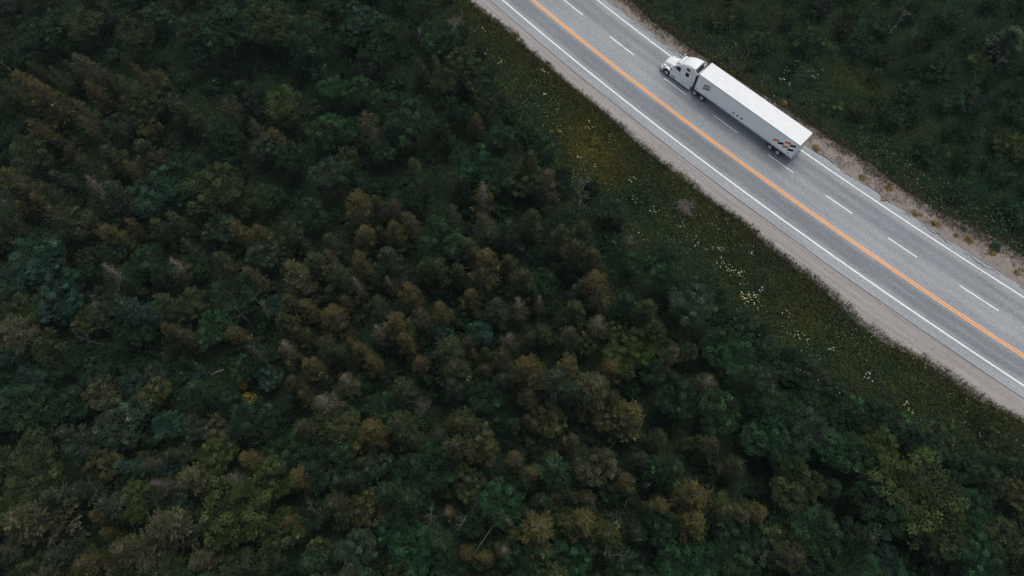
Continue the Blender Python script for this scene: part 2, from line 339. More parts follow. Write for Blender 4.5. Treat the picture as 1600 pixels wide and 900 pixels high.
# ------------------------------------------------------------------ tree kinds
def wob(rng, n, amp):
    a = np.cumsum(rng.normal(size=(n, 2)) * amp, axis=0); a[0] = 0; return a
def trunk_path(rng, H, r0, n=7, amp=.05):
    a = wob(rng, n, amp); z = np.linspace(0, H, n)
    return np.column_stack([a, z]), r0 * (1 - .9 * z / H) + .008
def make_spruce(seed, H=8.0, Rm=1.7, fill=1.0, bare_top=0.0):
    rng = np.random.default_rng(seed); tp, tr = trunk_path(rng, H, .11); paths = [(tp, tr)]; twigs = []
    P, D, Nn, L, W, sh, wm = [], [], [], [], [], [], []
    z = H * .14
    while z < H * .985:
        fr = z / H; r = Rm * (1 - fr) ** .72 * rng.uniform(.82, 1.12) + .10; nb = int(rng.integers(5, 9)); a0 = rng.uniform(0, 6.28)
        cx = np.interp(z, tp[:, 2], tp[:, 0]); cy = np.interp(z, tp[:, 2], tp[:, 1])
        for k in range(nb):
            az = a0 + 6.283 * k / nb + rng.normal() * .22; bl = r * rng.uniform(.45, 1.22)
            if rng.random() > fill * .95: 
                if rng.random() < .5: twigs.append(([(cx, cy, z), (cx + math.cos(az) * bl * .75, cy + math.sin(az) * bl * .75, z - bl * .1)], [.022, .008]))
                continue
            dx, dy = math.cos(az), math.sin(az); rise = .55 * (fr ** 2) + .08 - .35 * (1 - fr); bsh = rng.uniform(.62, 1.42)
            bare = bare_top > 0 and fr > 1 - bare_top * rng.uniform(.6, 1.3)
            end = (cx + dx * bl, cy + dy * bl, z + bl * rise); twigs.append(([(cx, cy, z), end], [.025, .008]))
            n = max(5, int(bl * 30 * fill)); 
            if bare: n = max(1, n // 6)
            nk = max(2, int(bl * 3.2)); nodes = rng.uniform(.25, 1.0, nk); nodes[0] = .95; kk = rng.integers(nk, size=n); s = np.clip(nodes[kk] + rng.normal(size=n) * .085, .08, 1.05); nsh = np.exp(rng.normal(size=nk) * .36)[kk]; zz = z + bl * (rise * s + .10 * (s ** 3)) + rng.normal(size=n) * .035
            px = cx + dx * bl * s; py = cy + dy * bl * s; side = rng.choice([-1, 1], n) * rng.uniform(.35, 1.25, n)
            ang = az + side; spread = rng.uniform(.03, .22, n) * bl * (1 - s * .55)
            px = px + np.cos(az + np.sign(side) * 1.45) * spread; py = py + np.sin(az + np.sign(side) * 1.45) * spread
            P.append(np.column_stack([px, py, zz])); D.append(np.column_stack([np.cos(ang), np.sin(ang), rng.uniform(-.25, .45, n)]))
            Nn.append(np.column_stack([rng.normal(size=n) * .5, rng.normal(size=n) * .5, np.ones(n)]))
            L.append(rng.uniform(.14, .30, n)); W.append(rng.uniform(.05, .11, n)); sh.append(bsh * nsh * rng.uniform(.75, 1.3, n))
            wm.append(np.clip((fr - .22) * 1.5 + rng.normal() * .30 + rng.normal(size=n) * .18, 0, 1) * rng.uniform(.5, 1, n))
        z += rng.uniform(.20, .34) * (.75 + .5 * (1 - fr))
    P, D, Nn = map(np.concatenate, (P, D, Nn)); L, W, sh, wm = map(np.concatenate, (L, W, sh, wm))
    crown = quadmesh('spruce_crown', cards(P, D, Nn, L, W), shade=sh, warm=wm)
    tv, tfc = tube_mesh(paths, 6); bv, bf = tube_mesh(twigs, 3)
    return crown, pymesh('spruce_trunk', tv, tfc, True), pymesh('spruce_branches', bv, bf)
def make_broadleaf(seed, H=6.5, Rm=1.75, leaf=.15, flat=.75, nclump=62):
    rng = np.random.default_rng(seed); tp, tr = trunk_path(rng, H * .75, .10); paths = [(tp, tr)]
    c0 = np.array([0, 0, H - Rm * flat * 1.15]); nl = int(rng.integers(3, 7))
    lobes = [(np.array([0, 0, .15]), Rm * .72)] + [(np.array([math.cos(a) * Rm * .5, math.sin(a) * Rm * .5, rng.uniform(-.5, .35)]), Rm * rng.uniform(.38, .6)) for a in rng.uniform(0, 6.28, nl)]
    P, D, Nn, L, W, sh, wm = [], [], [], [], [], [], []; got = 0; lobes += [(np.array([math.cos(a) * Rm * .45, math.sin(a) * Rm * .45, -Rm * rng.uniform(.5, .95)]), Rm * rng.uniform(.35, .55)) for a in rng.uniform(0, 6.28, 4)]; guard = 0
    while got < nclump and guard < 2000:
        guard += 1; o, lr = lobes[int(rng.integers(len(lobes)))]; d = rdir(1, rng)[0]
        if d[2] < -.75: continue
        c = o + d * lr * rng.uniform(.78, 1.12) * np.array([1, 1, flat + .25])
        if any(np.linalg.norm((c - o2) / np.array([1, 1, flat + .25])) < r2 * .66 for o2, r2 in lobes): continue
        got += 1; cr_ = rng.uniform(.12, .30) * Rm / 1.75; n = int(rng.uniform(26, 62)); e = rdir(n, rng); e[:, 2] = np.abs(e[:, 2]) * 1.0 - .25
        e = nrm(e); rr = rng.uniform(.5, 1.05, n)[:, None]; p = c0 + c + e * cr_ * rr * np.array([1.15, 1.15, .8])
        P.append(p); dd = rdir(n, rng); dd[:, 2] *= .5; D.append(dd); Nn.append(e * .7 + np.array([0, 0, .8]) + rng.normal(size=(n, 3)) * .35)
        L.append(rng.uniform(.7, 1.3, n) * leaf); W.append(rng.uniform(.5, .8, n) * leaf); sh.append(math.exp(rng.normal() * .42) * rng.uniform(.6, 1.4, n))
        wm.append(np.clip(rng.normal() * .25 + .12 + rng.normal(size=n) * .15, 0, 1))
        if rng.random() < .5:
            q = c0 + c; k = np.array([0, 0, H * .3]); paths.append(([k, (k + q) / 2 + rng.normal(size=3) * .15, q], [.045, .03, .012]))
    # loose leaves inside the crown
    n = 500; e = rdir(n, rng) * (rng.random(n)[:, None] ** .4) * Rm * np.array([.85, .85, .6]); P.append(c0 + e); D.append(rdir(n, rng)); Nn.append(rdir(n, rng) + np.array([0, 0, 1]))
    L.append(rng.uniform(.8, 1.6, n) * leaf); W.append(rng.uniform(.5, .9, n) * leaf); sh.append(rng.uniform(.6, 1.1, n)); wm.append(np.zeros(n))
    P, D, Nn = map(np.concatenate, (P, D, Nn)); L, W, sh, wm = map(np.concatenate, (L, W, sh, wm))
    crown = quadmesh('broadleaf_crown', cards(P, D, Nn, L, W), shade=sh, warm=wm); tv, tfc = tube_mesh(paths, 5)
    return crown, pymesh('broadleaf_trunk', tv, tfc, True), None
def make_dead(seed, H=6.0, kind='snag'):
    rng = np.random.default_rng(seed); tp, tr = trunk_path(rng, H, .06, 8, .08); paths = [(tp, tr + .012)]; tw = []
    def grow(p, d, ln, r, lv):
        pts = [p]; q = p
        for _ in range(3):
            d = d + rng.normal(size=3) * .18; d = d / np.linalg.norm(d); q = q + d * ln / 3; pts.append(q)
        tw.append((pts, [r, r * .8, r * .6, r * .35]))
        if lv > 0:
            for _ in range(int(rng.integers(2, 5))):
                k = int(rng.integers(1, 4)); grow(pts[k], d + rng.normal(size=3) * .7, ln * rng.uniform(.4, .7), r * .6, lv - 1)
    if kind == 'cone':
        z = H * .3
        while z < H * .98:
            r = 1.15 * (1 - z / H) ** .8 + .12
            for a in rng.uniform(0, 6.28, 6):
                grow(np.array([np.interp(z, tp[:, 2], tp[:, 0]), np.interp(z, tp[:, 2], tp[:, 1]), z]), np.array([math.cos(a), math.sin(a), .15]), r, .022, 1)
            z += .26
    elif kind == 'bush':
        for _ in range(26):
            a = rng.uniform(0, 6.28); grow(np.array([0, 0, H * rng.uniform(.3, .6)]), np.array([math.cos(a) * .8, math.sin(a) * .8, rng.uniform(.5, 1.3)]), 1.3, .026, 2)
    else:
        for _ in range(9):
            z = H * rng.uniform(.5, .98); a = rng.uniform(0, 6.28)
            grow(np.array([np.interp(z, tp[:, 2], tp[:, 0]), np.interp(z, tp[:, 2], tp[:, 1]), z]), np.array([math.cos(a), math.sin(a), rng.uniform(.2, .9)]), rng.uniform(.5, 1.2), .022, 2)
    tv, tfc = tube_mesh(paths, 6); bv, bf = tube_mesh(tw, 3)
    return None, pymesh('dead_trunk', tv, tfc, True), pymesh('dead_branches', bv, bf)
SPR = [make_spruce(100 + i, fill=[1, .9, 1, .8, 1, .95, .7, 1, .85, 1][i]) for i in range(10)]
SPB = [make_spruce(150 + i, fill=.72, bare_top=.28) for i in range(4)]
BRD = [make_broadleaf(200 + i, leaf=[.13, .115, .145, .125][i % 4], flat=[.7, .85, .6][i % 3], nclump=[128, 146, 116][i % 3]) for i in range(12)]
SHB = [make_broadleaf(260 + i, H=1.9, Rm=1.3, leaf=.115, flat=.5, nclump=70) for i in range(5)]
SAP = [make_broadleaf(280 + i, H=2.8, Rm=1.25, leaf=.115, flat=.85, nclump=70) for i in range(5)]
DED = [make_dead(300 + i, kind='snag') for i in range(4)]; DCO = [make_dead(320, kind='cone'), make_dead(321, kind='cone')]; DBU = [make_dead(330, H=3.6, kind='bush'), make_dead(331, H=3.6, kind='bush')]
for c, tr_, br in SPR + SPB + BRD + SHB + SAP:
    c.materials.append(M_LEAF); tr_.materials.append(M_BARK)
    if br: br.materials.append(M_BARK)
for c, tr_, br in SPB: tr_.materials[0] = M_STEM; br.materials[0] = M_STEM
for c, tr_, br in DED + DCO: tr_.materials.append(M_GREYWOOD); br.materials.append(M_GREYWOOD)
for c, tr_, br in DBU: tr_.materials.append(M_PINKWOOD); br.materials.append(M_PINKWOOD)

TONE = {  # leaf colour, amount of orange cones/dead tips, word
 'o': ((.029, .038, .014), .42, 'orange-brown'), 'n': ((.021, .032, .013), .11, 'brown'), 't': ((.039, .045, .023), .16, 'tan'),
 'l': ((.024, .037, .013), .07, 'olive'), 'g': ((.014, .036, .014), .02, 'green'), 'd': ((.011, .026, .012), .02, 'dark green'),
 'e': ((.018, .042, .026), .0, 'blue-green'), 'y': ((.028, .044, .013), .05, 'yellow-green'), 'r': ((.022, .037, .021), .03, 'grey-green'),
 'Y': ((.13, .12, .02), .3, 'yellow')}
T = '''s 35 125 50 o|s 52 103 34 n|s 62 145 56 o|s 90 114 36 n|s 130 95 46 t|s 142 138 38 o|s 126 168 34 o|s 165 120 44 n|s 196 132 44 l|s 136 190 34 o|s 68 200 48 o
b 190 193 54 r|b 220 165 62 l|b 175 83 26 e|s 287 172 44 n|s 318 186 38 l|b 240 22 52 r|b 350 52 104 d|b 300 42 64 r|b 210 50 64 l|b 130 35 74 l|b 85 30 54 g|b 383 38 44 l|s 352 165 54 n|s 396 190 36 n|b 50 56 72 d
b 430 28 92 l|b 480 62 84 d|b 570 28 62 e|b 603 42 54 g|b 655 22 60 d|s 656 98 32 n|s 678 92 28 l|b 445 157 70 y|b 520 136 56 g|b 562 138 56 g|b 585 92 64 d|s 575 190 50 t|b 512 200 60 g|b 545 205 60 g|s 430 207 38 o
b 640 195 84 d|b 618 165 64 g|s 744 186 28 o|b 785 207 44 g|b 695 128 56 l|s 20 276 52 o|s 30 322 26 o|s 86 272 34 r|s 112 240 34 n|s 130 258 34 n|s 165 240 50 n|s 216 233 54 n|v 148 285 46 t|s 172 300 56 r|s 55 312 28 o
b 127 347 50 t|s 170 360 44 o|s 206 350 30 o|s 238 352 36 l|s 270 342 42 l|s 292 377 34 l|s 372 352 40 o|s 400 362 34 o|b 132 398 34 n|b 85 382 50 g|v 170 420 50 n|v 272 408 46 t|s 392 432 36 t|s 340 405 42 n
b 10 362 30 y|b 60 398 76 e|b 245 300 80 e|b 330 300 92 l|b 290 260 70 d|b 25 430 64 e|b 90 435 60 e|s 552 312 54 o|s 565 360 44 o|s 592 318 34 n|s 614 320 32 t|s 640 342 36 t|s 618 358 38 o|s 645 258 36 l|v 752 300 46 o|s 700 330 42 n
b 682 378 84 g|s 757 408 54 o|s 748 436 44 n|b 738 252 74 g|b 515 272 66 r|b 415 395 50 r|b 442 388 36 l|s 514 402 30 o|s 520 376 36 n|s 455 432 56 t|s 510 424 26 o|v 556 440 34 t|s 581 430 34 l|v 608 438 24 t|s 661 420 32 n
s 826 245 42 l|s 852 278 42 t|s 826 338 42 n|s 880 365 46 n|s 898 388 54 n|s 930 402 46 n|s 937 434 60 o|v 988 372 28 l|b 1045 432 56 g|b 850 442 54 g|b 955 330 46 r
b 96 466 68 e|s 12 516 68 t|b 70 542 52 l|b 130 500 42 o|s 254 470 50 l|s 262 516 34 o|s 293 522 30 t|s 372 520 36 o|b 310 576 30 e|b 165 612 56 t|b 202 592 38 e|b 242 616 46 o|b 376 599 14 Y|b 391 622 20 Y|b 260 662 46 e|b 302 668 36 r|b 340 667 42 t|b 215 640 46 r
b 372 648 36 l|b 28 640 70 g|b 45 600 60 e|b 110 640 60 d|s 475 482 40 o|s 515 455 32 y|s 540 467 30 n|s 447 505 46 n|v 448 537 42 o|s 506 540 42 n|s 527 545 30 l|s 546 530 20 o|s 566 546 36 o|s 580 562 34 o|v 593 514 32 t|s 632 530 36 o
s 656 492 36 t|s 686 480 36 o|s 735 460 38 o|s 656 565 32 o|s 625 602 42 n|s 701 545 58 n|s 710 574 50 n|b 690 519 32 e|b 750 516 40 e|s 740 550 16 o|s 758 551 24 l|s 756 572 32 n|v 798 526 32 t|v 536 592 36 o|s 458 600 40 n
v 502 628 52 t|s 474 616 24 o|b 592 632 46 g|b 532 668 60 l|b 420 592 40 e|s 782 590 36 r|v 813 475 36 t|v 843 470 26 t|s 848 512 38 l|v 932 500 42 t|b 965 521 38 y|b 1010 535 58 y|b 980 560 60 y|b 1020 575 46 g
s 1030 516 42 n|b 1072 542 38 n|s 1052 556 34 t|v 1112 592 38 n|s 830 576 60 o|s 924 600 64 t|s 986 642 56 o|s 826 656 26 n|b 1080 480 68 r|b 1150 562 60 g|b 1130 640 66 g|b 1062 625 60 d|s 1010 480 46 n
s 45 802 82 t|b 158 732 52 o|b 215 711 20 o|s 237 722 26 t|b 268 726 38 e|s 124 760 46 r|b 193 757 36 l|b 214 784 56 y|v 250 752 32 t|s 291 750 52 t|b 283 780 30 e|b 360 800 92 y|b 356 838 30 o|s 155 806 32 o|s 190 808 26 o|s 170 832 26 o|s 250 820 62 t
s 196 856 58 t|s 130 876 42 o|s 322 870 42 t|b 360 880 40 y|b 75 852 36 l|b 122 852 32 l|s 240 895 56 l|s 388 716 38 o|b 445 707 56 g|b 532 682 60 o|b 590 726 46 r|s 464 746 42 o|v 526 752 28 o|s 444 808 32 o|s 460 828 26 o
b 570 796 48 o|b 611 822 52 g|b 648 856 68 g|b 556 862 56 r|b 498 856 34 y|b 680 720 70 g|b 740 687 46 t|b 757 702 46 o|v 699 796 24 o|b 695 768 18 y|s 727 866 28 o|s 751 876 28 o|v 791 862 34 t|v 795 816 32 t
s 806 712 32 o|s 830 736 32 o|s 890 692 30 t|b 930 722 62 t|s 980 752 36 o|v 1015 756 18 r|s 1030 688 34 n|b 1078 692 22 y|s 1112 692 38 n|s 1150 728 40 n|s 845 822 64 o|s 914 810 56 o|s 1040 790 36 o|s 1086 776 56 o|s 1086 820 52 o
s 1158 802 36 t|s 1182 802 42 o|b 900 876 56 g|b 980 882 50 g|b 1100 872 60 g|b 1155 886 56 g|b 1430 772 118 y|b 1470 832 72 l|b 1500 800 66 g|b 1380 696 54 y|b 1446 698 54 d|b 1245 752 70 l|b 1232 708 56 g|b 1312 702 66 g|b 1272 822 66 g
s 1246 870 54 n|b 1330 880 66 g|b 1385 878 52 e|b 1592 772 40 o|b 1535 722 50 g|b 1565 700 44 l|b 1512 732 44 g|b 1552 750 44 r|b 1570 850 60 l|b 1520 870 60 g|s 1572 58 64 r|b 1190 680 60 g|b 1220 640 54 g'''
# snags: s snag, c cone, b bush; x y width
DEADS = [('s', 12, 102, 26), ('s', 147, 484, 30), ('s', 378, 490, 28), ('s', 138, 520, 22), ('s', 228, 406, 24), ('s', 413, 484, 28), ('s', 905, 300, 46), ('b', 752, 790, 30), ('c', 365, 744, 26), ('b', 653, 635, 24), ('s', 724, 815, 28), ('s', 665, 812, 34),
         ('s', 490, 808, 28), ('b', 852, 860, 22), ('s', 935, 782, 28), ('s', 958, 806, 26), ('s', 1190, 866, 26), ('s', 960, 870, 36), ('s', 1410, 28, 40), ('s', 1395, 45, 30), ('b', 1070, 325, 30), ('s', 5, 306, 26), ('s', 72, 810, 24), ('s', 670, 50, 34), ('b', 712, 36, 30), ('b', 625, 436, 20), ('s', 1425, 50, 26), ('s', 1560, 98, 28), ('s', 1513, 716, 16)]
LM = {  # landmark trees: (short name, full label)
 (68, 200): ('orange-tipped spruce upper left', 'orange-tipped spruce, brightest of the spruces near the upper left edge'),
 (12, 516): ('large tan spruce at left edge', 'large tan spruce cut by the left edge, halfway down the photo'),
 (96, 466): ('pale blue-green tree', 'pale blue-green broadleaf tree, the palest of the left side, above the bare forked snag'),
 (127, 347): ('tan shaggy tree', 'small tan shaggy broadleaf tree above the dark teal thicket at left'),
 (272, 408): ('white-stemmed leaning spruce', 'thin tan spruce whose white bare stem shows, left of centre'),
 (552, 312): ('orange centre-left spruce', 'bright orange-brown spruce, highest of the orange group left of the centre'),
 (455, 432): ('large tan middle spruce', 'large tan spruce left of the centre with an orange tree to its right'),
 (445, 157): ('yellow-green upper tree', 'rounded yellow-green broadleaf tree alone in the dark upper woods'),
 (575, 190): ('pointed tan upper spruce', 'pointed tan spruce standing alone in green growth above the centre'),
 (682, 378): ('wide green centre tree', 'wide domed green broadleaf tree just left of the exact centre'),
 (752, 300): ('orange pale-stemmed spruce', 'thin orange-brown spruce with a pale bare stem above the centre'),
 (937, 434): ('orange spruce below dark gap', 'large orange-brown spruce beside the dark gap right of the centre'),
 (988, 372): ('lone small treelet', 'small olive treelet on a thin pale stem, at the wood edge near white flowers'),
 (350, 52): ('big dark top tree', 'very wide dark green broadleaf tree near the top left'),
 (430, 28): ('big olive top tree', 'wide olive broadleaf tree touching the top edge, left of the dark ravine'),
 (242, 616): ('small orange lower-left tree', 'small orange-brown broadleaf tree among blue-green ones at lower left'),
 (310, 576): ('tiny blue-green tree', 'tiny bright blue-green broadleaf tree beside the pale leaning pole'),
 (45, 802): ('huge tan corner spruce', 'huge tan spruce with whitish bare wood near the bottom left corner'),
 (214, 784): ('yellow-green bottom-left tree', 'rounded yellow-green broadleaf tree at the bottom left, smaller of two alike'),
 (360, 800): ('large yellow-green tree', 'large yellow-green broadleaf tree below the pale cone-shaped snag'),
 (360, 880): ('small bottom yellow-green tree', 'small yellow-green broadleaf tree at the bottom edge, left part'),
 (570, 796): ('round orange tree', 'round orange-brown broadleaf tree alone at the bottom, left of the middle'),
 (536, 592): ('orange forked spruce', 'small orange-brown spruce with pale wood showing above the pale tan star-shaped one'),
 (502, 628): ('star-shaped tan spruce', 'pale tan star-shaped spruce, thin of needles, lower left of the centre'),
 (701, 545): ('big brown middle spruce', 'big brown spruce a little below the centre'),
 (830, 576): ('orange spruce under centre', 'large orange-brown spruce just below and right of the centre'),
 (924, 600): ('wide tan spruce', 'wide tan spruce to the right of the large orange one below the centre'),
 (986, 642): ('orange spruce by wide tan one', 'large orange-brown spruce below right of the wide tan spruce'),
 (932, 500): ('pale-topped spruce', 'pale-topped tan spruce with half its needles gone, right of the centre'),
 (1112, 592): ('tall thin pale-tipped spruce', 'tall thin brown spruce with a pale bare tip, rightmost of the spruces'),
 (1010, 535): ('yellow-green middle clump', 'yellow-green broadleaf tree forming the upper right of a rounded clump'),
 (845, 822): ('big orange bottom spruce', 'big orange-brown spruce at the bottom beside the pinkish dead bush'),
 (914, 810): ('orange spruce right of it', 'orange-brown spruce immediately right of the big orange bottom one'),
 (930, 722): ('tan lower-middle tree', 'large tan broadleaf tree in the lower middle above two bare snags'),
 (1086, 776): ('upper of stacked orange spruces', 'upper of two orange-brown spruces stacked near the bottom right'),
 (1086, 820): ('lower of stacked orange spruces', 'lower of two orange-brown spruces stacked near the bottom right'),
 (1430, 772): ('biggest broadleaf crown', 'biggest domed yellow-green broadleaf tree, in the bottom right'),
 (1246, 870): ('brown bottom-right spruce', 'brown spruce among green trees at the bottom right edge'),
 (1592, 772): ('rusty right-edge tree', 'rusty orange broadleaf tree cut by the right edge, bottom right'),
 (1380, 696): ('pale wood-edge tree', 'yellow-green broadleaf tree on the wood edge at lower right'),
 (532, 668): ('wide olive tree', 'wide olive broadleaf tree left of the white dead bush'),
 (699, 796): ('tiny white-trunked spruce', 'tiny orange-topped spruce with a white trunk left of the pink dead bush'),
 (1572, 58): ('lone spruce beyond the road', 'large grey-green spruce beyond the road in the top right corner'),
 (250, 820): ('large tan bottom spruce', 'large tan spruce left of the large yellow-green tree at bottom left'),
 (1080, 480): ('grey-green edge tree', 'grey-green broadleaf tree at the wood edge left of the bright flower patch'),
 (738, 252): ('green tree by verge', 'large green broadleaf tree between the centre and the top verge'),
 (165, 240): ('brown upper-left spruce', 'brown spruce at upper left, directly above the pale-stemmed one'),
 (1245, 752): ('olive bottom-right tree', 'large olive broadleaf tree left of the biggest crown at bottom right'),
}
ORD = ['nearest', 'second nearest', 'third nearest', 'fourth nearest', 'fifth nearest', 'sixth nearest', 'seventh nearest', 'eighth nearest', 'ninth nearest', 'tenth nearest']
ORD += [f'{n} nearest' for n in ('eleventh', 'twelfth', 'thirteenth', 'fourteenth', 'fifteenth', 'sixteenth')]
trees = []
for row in T.replace('\n', '|').split('|'):
    k, x, y, wd, tn = row.split(); trees.append([k, float(x), float(y), float(wd), tn, (int(x), int(y)) in LM])
# the trees between them, in the mix of kinds that part of the wood has
def in_wood(px, py, marg=0):
    x, y = ground_pt(px, py, -1.5); t, d = road_td(x, y); return float(d) < float(wood_edge(t)) - marg
def zone(px, py, r):
    con = 0.5
    if px < 330 and 90 < py < 380: con = .8; pal = 'nnollr'
    elif px < 440 and 240 < py < 700: con = .15; pal = 'eegddgrl'
    elif px < 420 and py >= 700: con = .45; pal = 'getlnry'
    elif px < 640 and py < 300: con = .12; pal = 'dgdlgrd'
    elif 440 <= px < 980 and 330 < py < 700: con = .82; pal = 'nnnldor'
    elif px < 900 and py < 330: con = .25; pal = 'dgglnd'
    elif px < 1000 and py >= 700: con = .45; pal = 'gdlndg'
    elif px >= 980: con = .14; pal = 'gdgdlgr'
    else: pal = 'gdln'
    return ('s' if r.random() < con else 'b'), pal[r.integers(len(pal))]
pr = np.random.default_rng(5); nsp = sum(1 for a in trees if a[0] in 'sv'); nbr = len(trees) - nsp
for att in range(26000):
    px = pr.uniform(-90, 1690); py = pr.uniform(-70, 985)
    if not in_wood(px, py, 1.0): continue
    k, tn = zone(px, py, pr); wd = pr.uniform(26, 58) if k == 's' else pr.uniform(34, 74)
    if any((px - a[1]) ** 2 + (py - a[2]) ** 2 < (.27 * (wd + a[3])) ** 2 + 50 for a in trees): continue
    if k == 's' and nsp >= 292: k = 'b'; tn = 'd'
    if k == 'b' and nbr >= 296: continue
    nsp += k == 's'; nbr += k == 'b'; trees.append([k, px, py, wd, tn, False])

nsap = 0
for att in range(30000):                            # young trees in the gaps and along the wood edge
    px = pr.uniform(-60, 1660); py = pr.uniform(-50, 960)
    if nsap >= 290: break
    if not in_wood(px, py, -2.6): continue
    edge = not in_wood(px, py, 1.2); wd = pr.uniform(22, 44)
    if any((px - a[1]) ** 2 + (py - a[2]) ** 2 < ((.25 if edge else .36) * (wd + a[3])) ** 2 for a in trees): continue
    nsap += 1; trees.append(['k', px, py, wd, 'gdgdlgdr'[pr.integers(8)], False])
def direction(dx, dy):
    if abs(dx) > 2.2 * abs(dy): return 'right of' if dx > 0 else 'left of'
    if abs(dy) > 2.2 * abs(dx): return 'below' if dy > 0 else 'above'
    return ('below' if dy > 0 else 'above') + (' right of' if dx > 0 else ' left of')
LMP = list(LM.items()); buckets = {}
for i, a in enumerate(trees):
    if a[5]: continue
    kind = 'spruce' if a[0] in 'sv' else ('sapling' if a[0] == 'k' else 'broadleaf tree')
    (lx, ly), (short, _) = min(LMP, key=lambda q: (q[0][0] - a[1]) ** 2 + (q[0][1] - a[2]) ** 2)
    dd = math.hypot(a[1] - lx, a[2] - ly)
    buckets.setdefault((TONE[a[4]][2], kind, direction(a[1] - lx, a[2] - ly), short), []).append((dd, i))
labels = {}
for (tone, kind, dr, short), lst in buckets.items():
    lst.sort()
    for n, (dd, i) in enumerate(lst):
        sz = 'small ' if trees[i][3] < 32 else ('large ' if trees[i][3] > 56 else '')
        bare = ' with pale stem' if trees[i][0] == 'v' else ''
        if len(short.split()) > 4: bare = ''; sz = ''
        if len(lst) == 1: labels[i] = f'{sz}{tone} {kind}{bare}, the only such {dr} the {short}'
        else: labels[i] = f'{tone} {kind}, {ORD[n]} {dr} the {short}'
        if len(labels[i].split()) > 16: labels[i] = labels[i].replace(', the only such', ', alone')
def plant(name, protos, x, y, z, sx, sz, rz, tone, label, cat, group, tilt=(0, 0), mul=1.0):
    crown, trunk, br = protos
    e = empty(name, (x, y, z), rz, label=label, category=cat, group=group); e.scale = (sx, sx, sz); e.rotation_euler = (tilt[0], tilt[1], rz)
    link(bpy.data.objects.new('trunk', trunk), e)
    if br: link(bpy.data.objects.new('branches', br), e)
    if crown:
        c = link(bpy.data.objects.new('crown', crown), e); t3, al, _ = TONE[tone]; c.color = (t3[0] * mul, t3[1] * mul, t3[2] * mul, al)
    return e
tr = np.random.default_rng(11)
for i, a in enumerate(trees):
    k, px, py, wd, tn, lm = a; dia = wd / 14.3 * 1.15
    if k in 'sv':
        H_ = float(np.clip(2.9 + dia * 1.3 + tr.uniform(-.6, .9), 3.6, 9.5)); zt = -1.5 + H_ * .80
        if px > 1300 and py < 200: H_ = 5.2; zt = -.9 + H_ * .6
    else:
        H_ = float(np.clip(1.9 + dia * .78 + tr.uniform(-.5, .7), 2.2, 8.0)); zt = -1.5 + H_ - dia * .30
    if k == 'b' and wd < 24: H_ = 3.0; zt = -1.5 + 2.6
    x, y = ground_pt(px, py, zt); gz = float(ground_z(x, y)) - .1
    if k == 'k': H_ = float(tr.uniform(1.9, 3.4)); zt = -1.5 + H_ * .7; x, y = ground_pt(px, py, zt); gz = float(ground_z(x, y)) - .1
    if k in 'sv': pro = (SPR if k == 's' else SPB); sx = dia / 3.4 * 1.08; sz = H_ / 8.0
    elif k == 'k': pro = SAP; sx = dia / 2.7; sz = H_ / 2.8
    else: pro = BRD; sx = dia / 3.7; sz = H_ / 6.5
    lab = LM[(int(px), int(py))][1] if lm else labels[i]
    plant('spruce_tree' if k in 'sv' else ('sapling' if k == 'k' else 'broadleaf_tree'), pro[int(tr.integers(len(pro)))], x, y, gz, sx, sz, tr.uniform(0, 6.28), tn, lab, 'tree',
          'spruces of the forest' if k in 'sv' else ('saplings in the forest gaps' if k == 'k' else 'broadleaf trees of the forest'), (tr.normal() * .03, tr.normal() * .03), (1.5 if px > 1300 and py < 200 else 1) * (.86 if k in 'sv' else 1) * tr.uniform(.8, 1.2) * (1.06 if lm else 1))
DL = ['bare grey snag at the upper left edge above orange spruces', 'bare forked snag below the pale blue-green tree at left', 'bare twiggy snag standing left of the brown spruces in the left middle', 'pale snag rising out of the small orange tree at left',
 'tiny white-twigged snag left of the white-stemmed leaning spruce', 'white-branched snag below the large tan middle spruce', 'wide bare-branched dead tree at the wood edge near the yellow grass patch', 'pinkish-grey dead bushy tree at the bottom middle',
 'pale cone-shaped dead spruce above the large yellow-green tree', 'small white dead bush alone in the dark below the centre', 'pale bare snag just below left of the pinkish dead bush', 'grey bare-twigged snag left of the tiny white-trunked spruce',
 'bare twigs of a snag left of the round orange tree', 'small pinkish-grey dead bush under the big orange bottom spruce', 'grey bare snag under the tan lower-middle tree', 'grey forked snag between two orange groups at the bottom', 'white-twigged snag at the bottom edge, right of the stacked orange spruces',
 'pale bare snag low between green trees at the bottom', 'bare-limbed dead tree in the dark beyond the road, uppermost of three', 'thin bare snag beyond the road, leftmost of three', 'grey dead bush lying in the grass beside the highway shoulder', 'pale snag trunk at the very left edge beside orange spruces',
 'whitish dead tree beside the huge tan corner spruce', 'bare-limbed dead tree near the top verge', 'grey dead bush at the top of the verge beside the shoulder', 'small grey dead bush between orange spruces near the centre', 'thin bare snag beyond the road, rightmost of three', 'small bare snag under the lone spruce beyond the road', 'tiny pale snag above the biggest broadleaf crown']
for (k, px, py, wd), lab in zip(DEADS, DL):
    pro = {'s': DED, 'c': DCO, 'b': DBU}[k]; H_ = {'s': 6.2, 'c': 6.5, 'b': 3.8}[k]
    if (px, py) in ((1070, 325), (712, 36)): H_ = 1.3
    if py < 120 and px > 1300: H_ = 4.0
    x, y = ground_pt(px, py, -1.4 + H_ * .8); s = wd / 14.3 / 2.2 * (.78 if k == 's' else 1)
    plant('dead_tree', pro[int(tr.integers(len(pro)))], x, y, float(ground_z(x, y)) - .1, s, H_ / (6.0 if k != 'b' else 3.6), tr.uniform(0, 6.28), 'g', lab, 'dead tree', 'dead trees standing in the woods', (tr.normal() * .08, tr.normal() * .08))
